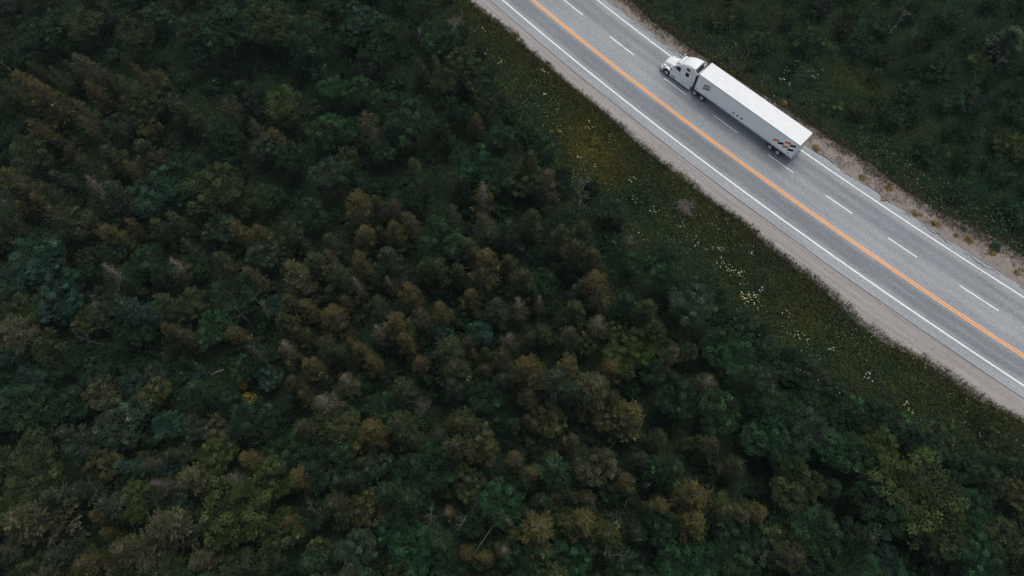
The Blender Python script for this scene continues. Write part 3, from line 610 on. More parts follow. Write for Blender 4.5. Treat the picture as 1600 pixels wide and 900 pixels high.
# fallen and leaning poles
for (x0, y0, x1, y1, z0, z1, lab) in [(330, 586, 350, 577, 3.2, 3.8, 'short pale pole leaning beside the tiny blue-green tree'), (632, 808, 696, 882, 1.2, 1.6, 'long thin fallen trunk crossing the dark gap near the bottom'),
                                      (773, 818, 738, 868, 1.0, 1.4, 'thin fallen trunk left of the big orange bottom spruce'), (985, 845, 1004, 842, 2.4, 2.8, 'short bare branch lying below the orange bottom spruces'), (503, 720, 545, 722, 2, 2.3, 'dark thin fallen trunk between spruces lower left')]:
    a = np.array([*ground_pt(x0, y0, z0), z0]); b = np.array([*ground_pt(x1, y1, z1), z1]); v, f = tube_mesh([([a, (a + b) / 2 + tr.normal(size=3) * .08, b], [.07, .06, .035]), ([(a + b) / 2, (a + b) / 2 + np.array([.3, .5, .3])], [.03, .01])], 6)
    meshobj('fallen_trunk', pymesh('fallen_trunk', v, f, True), M_GREYWOOD if y0 < 600 else M_BARK, label=lab, category='log', group='fallen trunks in the forest')

# ------------------------------------------------------------------ ground plants
def palette(x, y, stops, seed, scale=3.0, jit=.25, rng=RNG):
    f = fbm(x, y, scale, seed) * .75 + rng.random(len(x)) * .25; f = np.clip((f - .25) / .5, 0, .999) * (len(stops) - 1)
    i = f.astype(int); fr = (f - i)[:, None]; C = np.array(stops); c = C[i] * (1 - fr) + C[np.minimum(i + 1, len(stops) - 1)] * fr
    return c * rng.uniform(1 - jit, 1 + jit, (len(x), 1))
def in_view(x, y, m=120):
    px, py = to_px(x, y, np.zeros(len(x))); return (px > -m) & (px < 1600 + m) & (py > -m) & (py < 900 + m)
def scatter(n, x0, x1, y0, y1, keep):
    x = RNG.uniform(x0, x1, n); y = RNG.uniform(y0, y1, n); t, d = road_td(x, y); k = keep(x, y, t, d); return x[k], y[k], t[k], d[k]
def billow(x, y, sc, seed):
    wx = x + (vnoise(x, y, sc, seed + 50) - .5) * sc * .8; wy = y + (vnoise(x, y, sc, seed + 51) - .5) * sc * .8
    a = 1 - np.abs(2 * vnoise(wx, wy, sc, seed) - 1); b = 1 - np.abs(2 * vnoise(wx, wy, sc * .42, seed + 1) - 1); c = vnoise(wx, wy, sc * .17, seed + 2)
    return .18 + .42 * (1 - (1 - a) ** 2) * (.4 + .6 * vnoise(x, y, sc * 3, seed + 3)) + .24 * b + .16 * c
def surf(kind, x, y):
    t, d = road_td(x, y)
    if kind == 'verge': return 1.5 * billow(x, y, 2.6, 55) * (.25 + .75 * sm(-d, 4, 10))
    if kind == 'bank': return 1.5 * billow(x, y, 2.6, 65) * (.16 + .84 * sm(d, 14, 21))
    return 2.0 * billow(x, y, 3.0, 45)
def cover(name, x, y, hkind, lo, hi, stops, seed, label, cat, up=.6, slender=.55, scale=3.0, tints=()):
    n = len(x); z = ground_z(x, y) + surf(hkind, x, y) * RNG.uniform(.2, 1, n) ** .35 + .02
    D = rdir(n, RNG); D[:, 2] = np.abs(D[:, 2]) * up; L = RNG.uniform(lo, hi, n); Nn = RNG.normal(size=(n, 3)) * .45 + np.array([0, 0, 1])
    c = palette(x, y, stops, seed, scale)
    for (px, py, rad, ct_, amt) in tints:
        cx, cy = ground_pt(px, py, -.8); g = np.exp(-(((x - cx) ** 2 + (y - cy) ** 2) / rad ** 2)) * amt * (RNG.random(n) * .6 + .7) * (.45 + fbm(x, y, 1.4, 77))
        g = np.clip(g, 0, 1)[:, None]; c = c * (1 - g) + np.array(ct_) * g * RNG.uniform(.6, 1.3, (n, 1))
    me = quadmesh(name, cards(np.column_stack([x, y, z]), D, Nn, L, L * slender * RNG.uniform(.7, 1.2, n)), col=c)
    return meshobj(name, me, M_COVER, kind='stuff', label=label, category=cat)
G1, G2, G3, G4 = (.015, .036, .018), (.024, .052, .022), (.040, .060, .022), (.019, .046, .027)
BR, OL, YL = (.060, .046, .022), (.066, .062, .020), (.26, .21, .025)
def domes(name, x, y, rlo, rhi, per, lo, hi, stops, seed, label, cat, ramp_, scale=4.0, tints=(), hr=(.7, 1.3)):
    n = len(x); r = (RNG.uniform(rlo, rhi, n) * ramp_); h = r * RNG.uniform(*hr, n); z0 = ground_z(x, y); c = palette(x, y, stops, seed, scale, .1) * np.exp(RNG.normal(size=(n, 1)) * .34)
    for (px, py, rad, ct_, amt) in tints:
        cx, cy = ground_pt(px, py, -.8); g = np.clip(np.exp(-(((x - cx) ** 2 + (y - cy) ** 2) / rad ** 2)) * amt * RNG.uniform(.3, 1.3, n), 0, 1)[:, None]
        c = c * (1 - g) + np.array(ct_) * g * RNG.uniform(.6, 1.3, (n, 1))
    cnt = np.maximum(8, (per * (r / rhi) ** 1.6).astype(int)); i = np.repeat(np.arange(n), cnt); m = len(i)
    e = rdir(m, RNG); e[:, 2] = np.abs(e[:, 2]); e = nrm(e + np.array([0, 0, .15])); lobe = 1 + .28 * np.sin(np.arctan2(e[:, 1], e[:, 0]) * RNG.integers(2, 5, n)[i] + RNG.uniform(0, 6, n)[i])
    rr = RNG.uniform(.72, 1.06, m) * lobe; P = np.column_stack([x[i] + e[:, 0] * r[i] * rr, y[i] + e[:, 1] * r[i] * rr, z0[i] + .02 + e[:, 2] * h[i] * rr])
    D = e * .8 + RNG.normal(size=(m, 3)) * .55; Nn = e + np.array([0, 0, .5]) + RNG.normal(size=(m, 3)) * .35; L = RNG.uniform(lo, hi, m)
    me = quadmesh(name, cards(P, D, Nn, L, L * RNG.uniform(.35, .65, m)), col=c[i] * RNG.uniform(.7, 1.35, (m, 1)))
    return meshobj(name, me, M_COVER, kind='stuff', label=label, category=cat)
x, y, t, d = scatter(26000, -92, 92, -22, 106, lambda x, y, t, d: (d < wood_edge(t) + .5) & in_view(x, y, 100))
GW = [(.011, .027, .013), (.014, .035, .021), (.018, .040, .016), (.010, .024, .012), (.028, .042, .015), (.018, .040, .017), (.010, .025, .012)]
domes('woodland_brush', x, y, .35, 1.05, 62, .14, .27, GW, 41, 'leafy bushes of many greens crowding the forest floor', 'undergrowth', np.ones(len(x)), hr=(1.0, 2.2))
x, y, t, d = scatter(760000, -92, 92, -22, 106, lambda x, y, t, d: (d < wood_edge(t) + 1.0) & (RNG.random(len(x)) < .45) & in_view(x, y, 160))
cover('undergrowth', x, y, 'wood', .16, .34, GW, 40, 'dark leafy undergrowth filling the gaps between the forest trees', 'undergrowth')
we = lambda t: wood_edge(t)
YT = [(930, 235, 2.7, (.23, .185, .014), 1.0), (905, 205, 2.0, (.15, .13, .014), .8), (955, 268, 2.0, (.15, .12, .012), .8), (880, 178, 2.2, (.09, .10, .018), .6), (1250, 500, 2.4, (.10, .09, .018), .7), (1130, 410, 3, (.05, .085, .022), .7), (1175, 460, 2.6, (.06, .09, .022), .7), (1020, 350, 3, (.045, .075, .022), .6), (725, 60, 2.4, (.085, .075, .02), .6), (790, 100, 3, (.06, .07, .02), .6)]
x, y, t, d = scatter(26000, -25, 80, -5, 90, lambda x, y, t, d: (d < grass_edge(t) - 1.6) & (d > wood_edge(t) - .8) & (RNG.random(len(x)) < .15 + .85 * sm(-d, 4.5, 8.5)))
domes('verge_herbs', x, y, .22, .95, 100, .09, .19, [(.018, .044, .018), (.040, .084, .028), (.024, .056, .028), (.066, .090, .024), (.012, .028, .013), (.080, .076, .022), (.030, .066, .022), (.056, .084, .024)], 51, 'clumpy green herbs between the highway grass and the forest', 'herbs', .45 + .55 * sm(-d, 4, 10), tints=YT, scale=2.2)
x, y, t, d = scatter(900000, -25, 75, 0, 85, lambda x, y, t, d: (d < grass_edge(t) - 1.2 * RNG.random(len(x)) ** 2) & (d > we(t) - .8) & (RNG.random(len(x)) < .95 * sm(-d, 3.6, 8.5) * .45 + .10))
YT = [(930, 235, 3.0, (.105, .088, .012), .9), (905, 205, 2.2, (.09, .08, .013), .7), (955, 268, 2.2, (.095, .078, .012), .7), (1255, 495, 2.2, (.10, .09, .015), .6), (725, 60, 2.0, (.09, .085, .02), .5)]
cover('verge_plants', x, y, 'verge', .10, .22, [G1, G2, G4, G3, G1, OL, G2], 50, 'low leafy plants between the highway grass and the forest', 'low plants', scale=4.5, tints=YT)
RT = [(1328, 128, 2.6, (.072, .082, .014), .7), (1370, 155, 2.4, (.066, .066, .014), .6), (1310, 120, 2.0, (.06, .07, .016), .5), (1410, 205, 3.0, (.06, .07, .02), .6), (1215, 35, 3.0, (.06, .055, .02), .6), (1440, 215, 3.0, (.05, .07, .022), .5), (1130, 15, 3, (.085, .06, .028), .5)]
x, y, t, d = scatter(20000, -25, 100, -5, 108, lambda x, y, t, d: (d > veg_edge(t) + .7) & in_view(x, y, 60))
domes('bank_herbs', x, y, .25, 1.35, 150, .11, .22, [(.016, .042, .018), (.034, .080, .028), (.020, .052, .028), (.010, .026, .013), (.032, .074, .024), (.015, .040, .018), (.048, .076, .022), (.008, .022, .012), (.026, .066, .036)], 61, 'clumpy dark green herbs and ferns covering the bank beyond the highway', 'herbs', .30 + .70 * sm(d, 14.5, 21), tints=RT, hr=(.8, 1.9), scale=2.2)
x, y, t, d = scatter(1900000, -25, 100, -5, 108, lambda x, y, t, d: (d > veg_edge(t) + .5 * RNG.random(len(x))) & (RNG.random(len(x)) < .35 - .15 * sm(d, 25, 50)) & in_view(x, y))
RT = [(1328, 128, 2.6, (.072, .082, .014), .7), (1370, 155, 2.4, (.066, .066, .014), .6), (1310, 120, 2.0, (.06, .07, .016), .5), (1410, 205, 3.0, (.075, .085, .02), .6), (1215, 35, 3.0, (.07, .06, .02), .6), (1440, 215, 3.0, (.06, .09, .025), .5), (1130, 15, 3, (.10, .07, .03), .5)]
cover('roadside_brush', x, y, 'bank', .10, .22, [G1, G2, G4, (.010, .024, .013), G2, G1, (.030, .046, .018), G2], 60, 'dark soft brush covering the bank beyond the highway', 'brush', scale=5.5, up=1.0, slender=.45, tints=RT)
# grass: clumps of blades
def blades(name, x, y, per, lo, hi, wd, stops, seed, label, cat='grass', spread=.13, zz=None, lean=.9, gain=.4, tints=(), **kw):
    n = len(x) * per; X_ = np.repeat(x, per) + RNG.normal(size=n) * spread; Y_ = np.repeat(y, per) + RNG.normal(size=n) * spread
    z = ground_z(X_, Y_) if zz is None else np.full(n, zz); D = RNG.normal(size=(n, 3)) * lean; D[:, 2] = np.abs(D[:, 2]) * .4 + .75; L = RNG.uniform(lo, hi, n)
    cc = palette(X_, Y_, stops, seed, 1.8) * np.repeat(np.exp(RNG.normal(size=len(x)) * gain), per)[:, None]
    for (px, py, rad, ct_, amt) in tints:
        cx, cy = ground_pt(px, py, -.8); g = np.clip(np.exp(-(((X_ - cx) ** 2 + (Y_ - cy) ** 2) / rad ** 2)) * amt * RNG.uniform(.4, 1.2, n) * (.4 + fbm(X_, Y_, 1.4, 77)), 0, 1)[:, None]
        cc = cc * (1 - g) + np.array(ct_) * g * RNG.uniform(.6, 1.4, (n, 1))
    me = quadmesh(name, cards(np.column_stack([X_, Y_, z]), D, rdir(n, RNG), L, RNG.uniform(.7, 1.4, n) * wd), col=cc)
    return meshobj(name, me, M_COVER, kind='stuff', label=label, category=cat, **kw)
x, y, t, d = scatter(420000, -25, 75, 0, 90, lambda x, y, t, d: (d < grass_edge(t)) & (d > we(t)) & (d > -14) & (RNG.random(len(x)) < (1.0 - .75 * sm(-d, 5.5, 12))))
blades('verge_grass', x, y, 4, .22, .6, .05, [(.040, .052, .018), (.095, .068, .030), (.046, .070, .020), (.105, .100, .028), (.080, .058, .026), (.036, .064, .020)], 70, 'brownish green rough grass along the forest side of the highway', tints=YT)
x, y, t, d = scatter(300000, -30, 80, 5, 95, lambda x, y, t, d: (d > veg_edge(t) - .7 * RNG.random(len(x)) ** 1.5) & (d < veg_edge(t) + 4.0) & (RNG.random(len(x)) < 1.0 - .85 * sm(d - veg_edge(t), .4, 3.0)))
blades('bank_grass', x, y, 4, .2, .55, .05, [(.085, .062, .032), (.125, .088, .042), (.05, .062, .022), (.14, .10, .048), (.06, .05, .024), OL], 71, 'brown and green rough grass along the gravel beyond the highway')
# sparse weeds creeping over the gravel
x, y, t, d = scatter(200000, -30, 80, 5, 95, lambda x, y, t, d: (d > 11.7) & (d < veg_edge(t) + .3) & (fbm(x, y, 1.7, 88) > .50 - .22 * sm(d, 12.6, 14.2) - .05 * sm(-t, -30, 0)) & (RNG.random(len(x)) < .7))
blades('gravel_weeds', x, y, 5, .08, .30, .045, [(.09, .07, .036), (.17, .13, .06), (.06, .055, .026), (.20, .15, .07), (.13, .09, .045), (.045, .05, .022)], 72, 'dry brown weeds scattered over the gravel edge', zz=-.03)
x, y, t, d = scatter(60000, -25, 75, 0, 90, lambda x, y, t, d: (d > np.interp(t, GE[:, 0], GE[:, 1])) & (d < np.interp(t, GE[:, 0], GE[:, 1]) + 1.2) & (RNG.random(len(x)) < (.5 * np.exp(-(d - np.interp(t, GE[:, 0], GE[:, 1])) * 3.0) + .10 * (vnoise(x, y, 2.5, 61) > .62) * sm(t, 25, 33)) * (.3 + 1.2 * (vnoise(x, y, 1.2, 62) > .5))))
blades('shoulder_weeds', x, y, 5, .05, .16, .045, [(.045, .038, .022), (.07, .05, .03)], 73, 'small dark weeds dotted on the shoulder edge', zz=-.02, spread=.06)
# flowers: pale flat heads on stems
def heads(name, x, y, hz, size, cols, label, cat='flowers', kind='stuff', parent=None, **kw):
    n = len(x); z = ground_z(x, y) + np.maximum(hz * .4, surf('bank' if float(road_td(x, y)[1].mean()) > 5 else 'verge', x, y) + .38) * RNG.uniform(1, 1.12, n); D = rdir(n, RNG); D[:, 2] *= .2; Nn = RNG.normal(size=(n, 3)) * .2 + np.array([0, 0, 1]); L = RNG.uniform(.7, 1.3, n) * size
    C = np.array(cols)[RNG.integers(len(cols), size=n)]; Q = cards(np.column_stack([x, y, z]), D, Nn, L, L * .9)
    Sx = RNG.normal(size=(n, 2)) * .08; sb = np.column_stack([x + Sx[:, 0], y + Sx[:, 1], ground_z(x, y)]); st_ = cards(sb, np.column_stack([x, y, z]) - sb, rdir(n, RNG), np.linalg.norm(np.column_stack([x, y, z]) - sb, axis=1), np.full(n, .02))
    me = quadmesh(name, np.concatenate([Q, st_]), col=np.concatenate([C, np.tile([.03, .06, .02], (n, 1))]))
    return meshobj(name, me, M_COVER, parent, kind=kind, label=label, category=cat, **kw)
WH, CR, YE = (.50, .50, .42), (.46, .44, .25), (.36, .33, .06)
def spot(px, py, n, rad, h=1.0):
    cx, cy = ground_pt(px, py, -.9 + h); return cx + RNG.normal(size=n) * rad, cy + RNG.normal(size=n) * rad
FP = [(1020, 330, 9, .35, CR), (1068, 355, 3, .2, WH), (1228, 112, 10, .45, WH), (1240, 101, 9, .35, WH), (1226, 128, 7, .35, WH), (1271, 119, 9, .5, WH), (1408, 187, 6, .2, WH), (1395, 183, 4, .15, WH), (986, 282, 6, .25, WH), (930, 262, 5, .15, CR), (902, 248, 4, .15, WH),
      (1119, 390, 8, .45, CR), (1131, 413, 17, .6, CR), (1152, 430, 20, .6, CR), (1164, 460, 20, .4, CR), (1182, 467, 26, .45, CR), (1190, 452, 6, .3, WH), (1229, 489, 6, .3, CR), (1246, 520, 10, .4, CR), (1260, 531, 4, .15, WH), (1300, 545, 5, .2, WH), (1355, 588, 9, .3, WH), (1305, 604, 5, .25, WH),
      (1262, 582, 3, .15, WH), (1421, 637, 10, .35, CR), (990, 312, 5, .3, CR), (1000, 364, 2, .1, WH), (1092, 380, 5, .3, CR), (1171, 397, 4, .2, CR), (850, 113, 5, .3, CR), (807, 48, 5, .3, CR), (851, 150, 3, .1, WH), (873, 206, 4, .2, (.40, .33, .04)), (921, 199, 8, .4, CR), (860, 175, 4, .3, YE), (872, 200, 6, .5, YE), (710, 113, 2, .1, CR), (757, 52, 5, .3, CR), (785, 100, 6, .4, CR), (755, 90, 6, .5, CR)]
def fkey(e): return ('far' if e[1] < 200 and e[0] > 1150 else 'near', 'white' if e[4] == WH else ('yellow' if e[4][2] < .1 else 'cream'))
ORDN = 'first second third fourth fifth sixth seventh eighth ninth tenth eleventh twelfth thirteenth fourteenth fifteenth sixteenth seventeenth eighteenth nineteenth twentieth twenty-first twenty-second twenty-third'.split()
for q, (px, py, n, rad, c) in enumerate(FP):
    fk = fkey((px, py, n, rad, c)); rk = sorted(e[1] + e[0] * .001 for e in FP if fkey(e) == fk).index(py + px * .001)
    x, y = spot(px, py, n, rad, .9); cw = 'white' if c == WH else ('yellow' if c[2] < .1 else 'cream')
    lx, ly = (px, py); (sx_, sy_), (short, _) = min(LMP, key=lambda p: (p[0][0] - px) ** 2 + (p[0][1] - py) ** 2)
    heads('flowering_plant', x, y, .9, .135, [c], f'clump of {cw} flower heads in the ' + ('bank beyond the highway' if fk[0] == 'far' else 'verge beside the forest') + f', {ORDN[rk]} from the top', 'flowers', None, group=('white flower clumps beyond the highway' if py < 200 and px > 1150 else f'{cw} flower clumps in the forest verge'))
x, y, t, d = scatter(30000, -25, 75, 0, 90, lambda x, y, t, d: (d < -5) & (d > we(t) - .5) & (fbm(x, y, 6, 93) > .46) & (RNG.random(len(x)) < .40))
heads('wildflowers', x, y, .65, .085, [CR, CR, YE, WH], 'tiny cream and yellow wildflowers speckling the verge by the forest')
x, y, t, d = scatter(60000, -30, 80, 5, 95, lambda x, y, t, d: (d > veg_edge(t) + .6) & (d < veg_edge(t) + 5.5) & (fbm(x, y, 5, 94) > .44) & (RNG.random(len(x)) < .40))
heads('bank_wildflowers', x, y, .7, .085, [CR, YE, (.30, .32, .20)], 'tiny cream wildflowers speckling the bank beyond the highway')
# golden tufts on the gravel
TU = [(1275, 230, .8), (1347, 276, .7), (1391, 293, .9), (1432, 334, .6), (1462, 349, .9), (1494, 367, .45), (1516, 374, .95), (1551, 395, .7), (1226, 160, .6), (1380, 311, .5), (1590, 425, .6)]
TL = ['golden grass tuft nearest behind the trailer, on the gravel', 'golden grass tuft second behind the trailer on the gravel', 'large golden grass tuft mid-way along the gravel, third from the trailer', 'small golden tuft on the gravel left of a wide tuft', 'wide golden tuft on pale gravel beside the brush edge', 'small golden tuft on pale gravel left of the biggest tuft',
      'biggest golden grass tuft, on the pale gravel near the right edge', 'golden tuft beside a small dark bush near the right edge', 'orange-brown grass tuft on the gravel above the middle of the trailer', 'flat dry tuft close to the asphalt edge, below the third golden tuft', 'dry grass tuft cut off near the right photo edge']
for (px, py, s), lab in zip(TU, TL):
    cx, cy = ground_pt(px, py, .1); n = int(420 * s * s) + 60; a = RNG.uniform(0, 6.28, n); r_ = RNG.random(n) ** .7 * .80 * s * (.6 + .4 * np.sin(a * 3 + px) * np.cos(a * 2 + py))
    D = np.column_stack([np.cos(a) * .8, np.sin(a) * .8, RNG.uniform(.2, 1.0, n)]) + RNG.normal(size=(n, 3)) * .3
    me = quadmesh('grass_tuft', cards(np.column_stack([cx + np.cos(a) * r_, cy + np.sin(a) * r_, np.full(n, -.05)]), D, rdir(n, RNG) * .6 + np.array([0, 0, .8]), RNG.uniform(.14, .36, n), np.full(n, .05)), col=palette(cx + np.cos(a), cy + np.sin(a), [(.24, .17, .06), (.38, .28, .11), (.29, .21, .08), (.15, .12, .045)], 75, .5))
    meshobj('grass_tuft', me, M_COVER, label=lab, category='grass tuft', group='golden grass tufts on the gravel')
# shrubs
SH = [(1120, 30, 60, 'l', 'olive shrub near the top beside the gravel, leftmost beyond the highway'), (1190, 70, 62, 'g', 'green shrub beyond the highway above the tractor'), (1260, 60, 70, 'g', 'green shrub above the white flower clumps'), (1345, 80, 64, 'd', 'dark shrub below the bare snags beyond the highway'),
      (1300, 160, 50, 'y', 'yellowish shrub right of the trailer, beyond the highway'), (1385, 190, 56, 'g', 'green shrub beside two white flower clumps beyond the highway'), (1470, 110, 78, 'd', 'dark shrub left of the lone spruce beyond the highway'), (1520, 165, 60, 'e', 'blue-green shrub under the lone spruce beyond the highway'),
      (1450, 235, 60, 'g', 'green shrub in the middle of the far bank'), (1560, 270, 70, 'd', 'dark shrub at the right edge of the far bank'), (1500, 300, 56, 'g', 'green shrub above the wide golden tuft'), (1420, 150, 60, 'g', 'green shrub between yellow grass and the lone spruce'), (1555, 386, 24, 'e', 'small blue-green bush on the gravel near the right edge'),
      (1600, 340, 56, 'g', 'green shrub cut by the right edge beyond the gravel'), (1280, 15, 66, 'd', 'dark shrub at the top edge left of the snags'), (1480, 30, 72, 'd', 'dark shrub at the top edge left of the lone spruce'),
      (800, 170, 44, 'g', 'green shrub in the verge left of the yellow grass patch'), (840, 215, 50, 'g', 'green leafy shrub just below left of the yellow grass'), (1000, 300, 46, 'g', 'green shrub between dead tree and the shoulder'), (1035, 400, 60, 'g', 'green shrub above the bright flower patch'), (1110, 440, 60, 'g', 'green shrub left of the bright flower patch'),
      (1160, 500, 56, 'g', 'green shrub under the bright flower patch'), (1240, 560, 60, 'd', 'dark shrub in the verge below right of the flower patch'), (1330, 640, 66, 'g', 'green shrub below the small white flower clumps'), (1400, 660, 60, 'g', 'green shrub at the wood edge under cream flowers'), (1480, 680, 60, 'l', 'olive shrub in the lower right verge'),
      (1260, 620, 52, 'g', 'green shrub at the wood edge right of the thin spruce'), (960, 320, 40, 'g', 'green shrub right of the wide bare dead tree'), (760, 110, 40, 'l', 'olive shrub high on the verge'), (1540, 660, 46, 'l', 'olive shrub in the verge at the right edge'), (920, 300, 46, 'd', 'dark shrub hugging the wide bare dead tree'), (720, 90, 46, 'd', 'dark shrub at the top verge beside the wood')]
BLM = [((1572, 58), 'lone spruce beyond the road'), ((1220, 185), 'trailer'), ((1085, 95), 'tractor'), ((1410, 30), 'bare snags beyond the road'), ((1238, 108), 'white flower clumps'), ((1516, 374), 'biggest golden tuft'), ((1402, 185), 'pair of white flower heads'), ((1391, 293), 'third golden tuft')]
bs = []; hr_ = np.random.default_rng(23)
for att in range(9000):
    px, py = hr_.uniform(990, 1640), hr_.uniform(-30, 400); x, y = ground_pt(px, py, 0); t, d = road_td(x, y)
    if float(d) < float(veg_edge(t)) + 2.2 or len(bs) >= 95: continue
    wd = hr_.uniform(26, 62) * float(np.clip((d - 13) / 9, .5, 1)); 
    if any(math.hypot(px - q[0], py - q[1]) < .36 * (wd + q[2]) for q in bs + [list(k[:3]) for k in SH]) or math.hypot(px - 1320, py - 135) < 45: continue
    bs.append([px, py, wd, 'gglgdyg'[hr_.integers(7)]])
bk = {}
for i, q in enumerate(bs):
    (lx, ly), nm = min(BLM, key=lambda k: math.hypot(k[0][0] - q[0], k[0][1] - q[1])); bk.setdefault((TONE[q[3]][2], direction(q[0] - lx, q[1] - ly), nm), []).append((math.hypot(lx - q[0], ly - q[1]), i))
for (tw_, dr, nm), lst in bk.items():
    for n_, (_, i) in enumerate(sorted(lst)): SH.append((bs[i][0], bs[i][1], bs[i][2], bs[i][3], f'low {tw_} bush, {ORD[n_]} {dr} the {nm}' if len(lst) > 1 else f'low {tw_} bush, the only such {dr} the {nm}'))
for px, py, wd, tn, lab in SH:
    x, y = ground_pt(px, py, .2); dia = wd / 14.3 * 1.1; sx = dia / 2.9; hs = (.45 if wd < 30 else tr.uniform(.75, 1.15)) * (float(np.interp(road_td(x, y)[1], [14, 22], [.8, 1.75])) if px > 1000 and py < 400 and wd > 30 and road_td(x, y)[1] > 12 else 1)
    plant('leafy_shrub', SHB[int(tr.integers(len(SHB)))], x, y, float(ground_z(x, y)) - .25, sx, hs, tr.uniform(0, 6.28), tn, lab, 'shrub', 'shrubs along the highway', mul=tr.uniform(.9, 1.5))

# ------------------------------------------------------------------ the truck
TRK = empty('semi_truck', (O0[0], O0[1], 0), HD, label='white semi truck with sleeper cab and long white box trailer on the highway', category='truck')
TZ = .045
def tp(name, v, f, mat, parent=TRK, smooth=False, bev=0.0, label=None):
    me = pymesh(name, [(a, b, c + (TZ if parent is TRK else TZ)) for a, b, c in v], f)
    bm = bmesh.new(); bm.from_mesh(me)
    if bev > 0: bmesh.ops.bevel(bm, geom=list(bm.edges), offset=bev, segments=2, affect='EDGES', clamp_overlap=True)
    bmesh.ops.recalc_face_normals(bm, faces=bm.faces); bm.to_mesh(me); bm.free()
    if smooth:
        me.polygons.foreach_set('use_smooth', [True] * len(me.polygons)); me.set_sharp_from_angle(angle=R(40))
    return meshobj(name, me, mat, parent, label=label)
def bx(x0, x1, y0, y1, z0, z1):
    v = [(x, y, z) for x in (x0, x1) for y in (y0, y1) for z in (z0, z1)]
    return v, [(0, 1, 3, 2), (4, 6, 7, 5), (0, 4, 5, 1), (2, 3, 7, 6), (0, 2, 6, 4), (1, 5, 7, 3)]
def box(name, x0, x1, y0, y1, z0, z1, mat, parent=TRK, bev=0.0, **kw):
    v, f = bx(x0, x1, y0, y1, z0, z1); return tp(name, v, f, mat, parent, bev=bev, **kw)
def boxes(name, lst, mat, parent=TRK):
    v, f = [], []
    for b in lst:
        vv, ff = bx(*b); n = len(v); v += vv; f += [tuple(i + n for i in q) for q in ff]
    return tp(name, v, f, mat, parent)
def loft(name, st, mat, parent=TRK, yc=1.3, caps=True, label=None):
    """st: (x, half width bottom, half width top, z bottom, z top, corner radius)"""
    v, f = [], []; n = None
    for (x, hb, ht, zb, zt, rc) in st:
        ring = []; zs = zt - rc
        for s in np.linspace(0, 1, 5): ring.append((hb + (ht - hb) * s ** 1.6, zb + (zs - zb) * s))
        for a in np.linspace(0, math.pi / 2, 6)[1:]: ring.append((ht - rc * 1.25 * (1 - math.cos(a)), zs + rc * math.sin(a)))
        ring.append((ht * .35, zt + .03)); full = [(-a, b) for a, b in ring] + [(a, b) for a, b in ring[::-1]]
        n = len(full); v += [(x, yc + a, b) for a, b in full]
    for i in range(len(st) - 1):
        for k in range(n): k2 = (k + 1) % n; f.append((i * n + k, i * n + k2, (i + 1) * n + k2, (i + 1) * n + k))
    if caps: f.append(tuple(range(n))); f.append(tuple((len(st) - 1) * n + k for k in range(n))[::-1])
    return tp(name, v, f, mat, parent, smooth=True, label=label)
def prism(name, pts, y0, y1, mat, parent=TRK, bev=0.0, **kw):     # outline in x,z pushed along y
    n = len(pts); v = [(x, y0, z) for x, z in pts] + [(x, y1, z) for x, z in pts]
    f = [tuple(range(n)), tuple(range(n, 2 * n))[::-1]] + [(i, (i + 1) % n, n + (i + 1) % n, n + i) for i in range(n)]
    return tp(name, v, f, mat, parent, bev=bev, **kw)
CAB = [(-4.02, 1.06, .93, .95, 2.02, .10), (-3.72, 1.10, .92, .80, 2.45, .12), (-3.36, 1.13, .93, .75, 2.90, .20), (-2.95, 1.16, .95, .75, 3.28, .26), (-2.45, 1.19, .98, .75, 3.62, .30), (-1.8, 1.20, 1.00, .75, 3.86, .30), (-1.2, 1.20, 1.02, .75, 3.95, .26), (-.88, 1.20, 1.03, .75, 3.97, .22)]
def side_y(x, z):
    hb, ht, zb, zt, rc = [np.interp(x, [c[0] for c in CAB], [c[k] for c in CAB]) for k in range(1, 6)]
    s = np.clip((z - zb) / (zt - rc - zb), 0, 1); return hb + (ht - hb) * s ** 1.6
cab = loft('cab', CAB, M_WHITE)
def side_panel(name, pts, mat, parent, off=.012, th=.02, side=-1, sub=None):
    """a panel that follows the cab side; pts in x,z"""
    n = len(pts); yo = [1.3 + side * (side_y(x, z) + off) for x, z in pts]; yi = [1.3 + side * (side_y(x, z) + off - th) for x, z in pts]
    v = [(x, a, z) for (x, z), a in zip(pts, yo)] + [(x, a, z) for (x, z), a in zip(pts, yi)]
    f = [tuple(range(n)), tuple(range(n, 2 * n))[::-1]] + [(i, (i + 1) % n, n + (i + 1) % n, n + i) for i in range(n)]
    return tp(name, v, f, mat, parent)
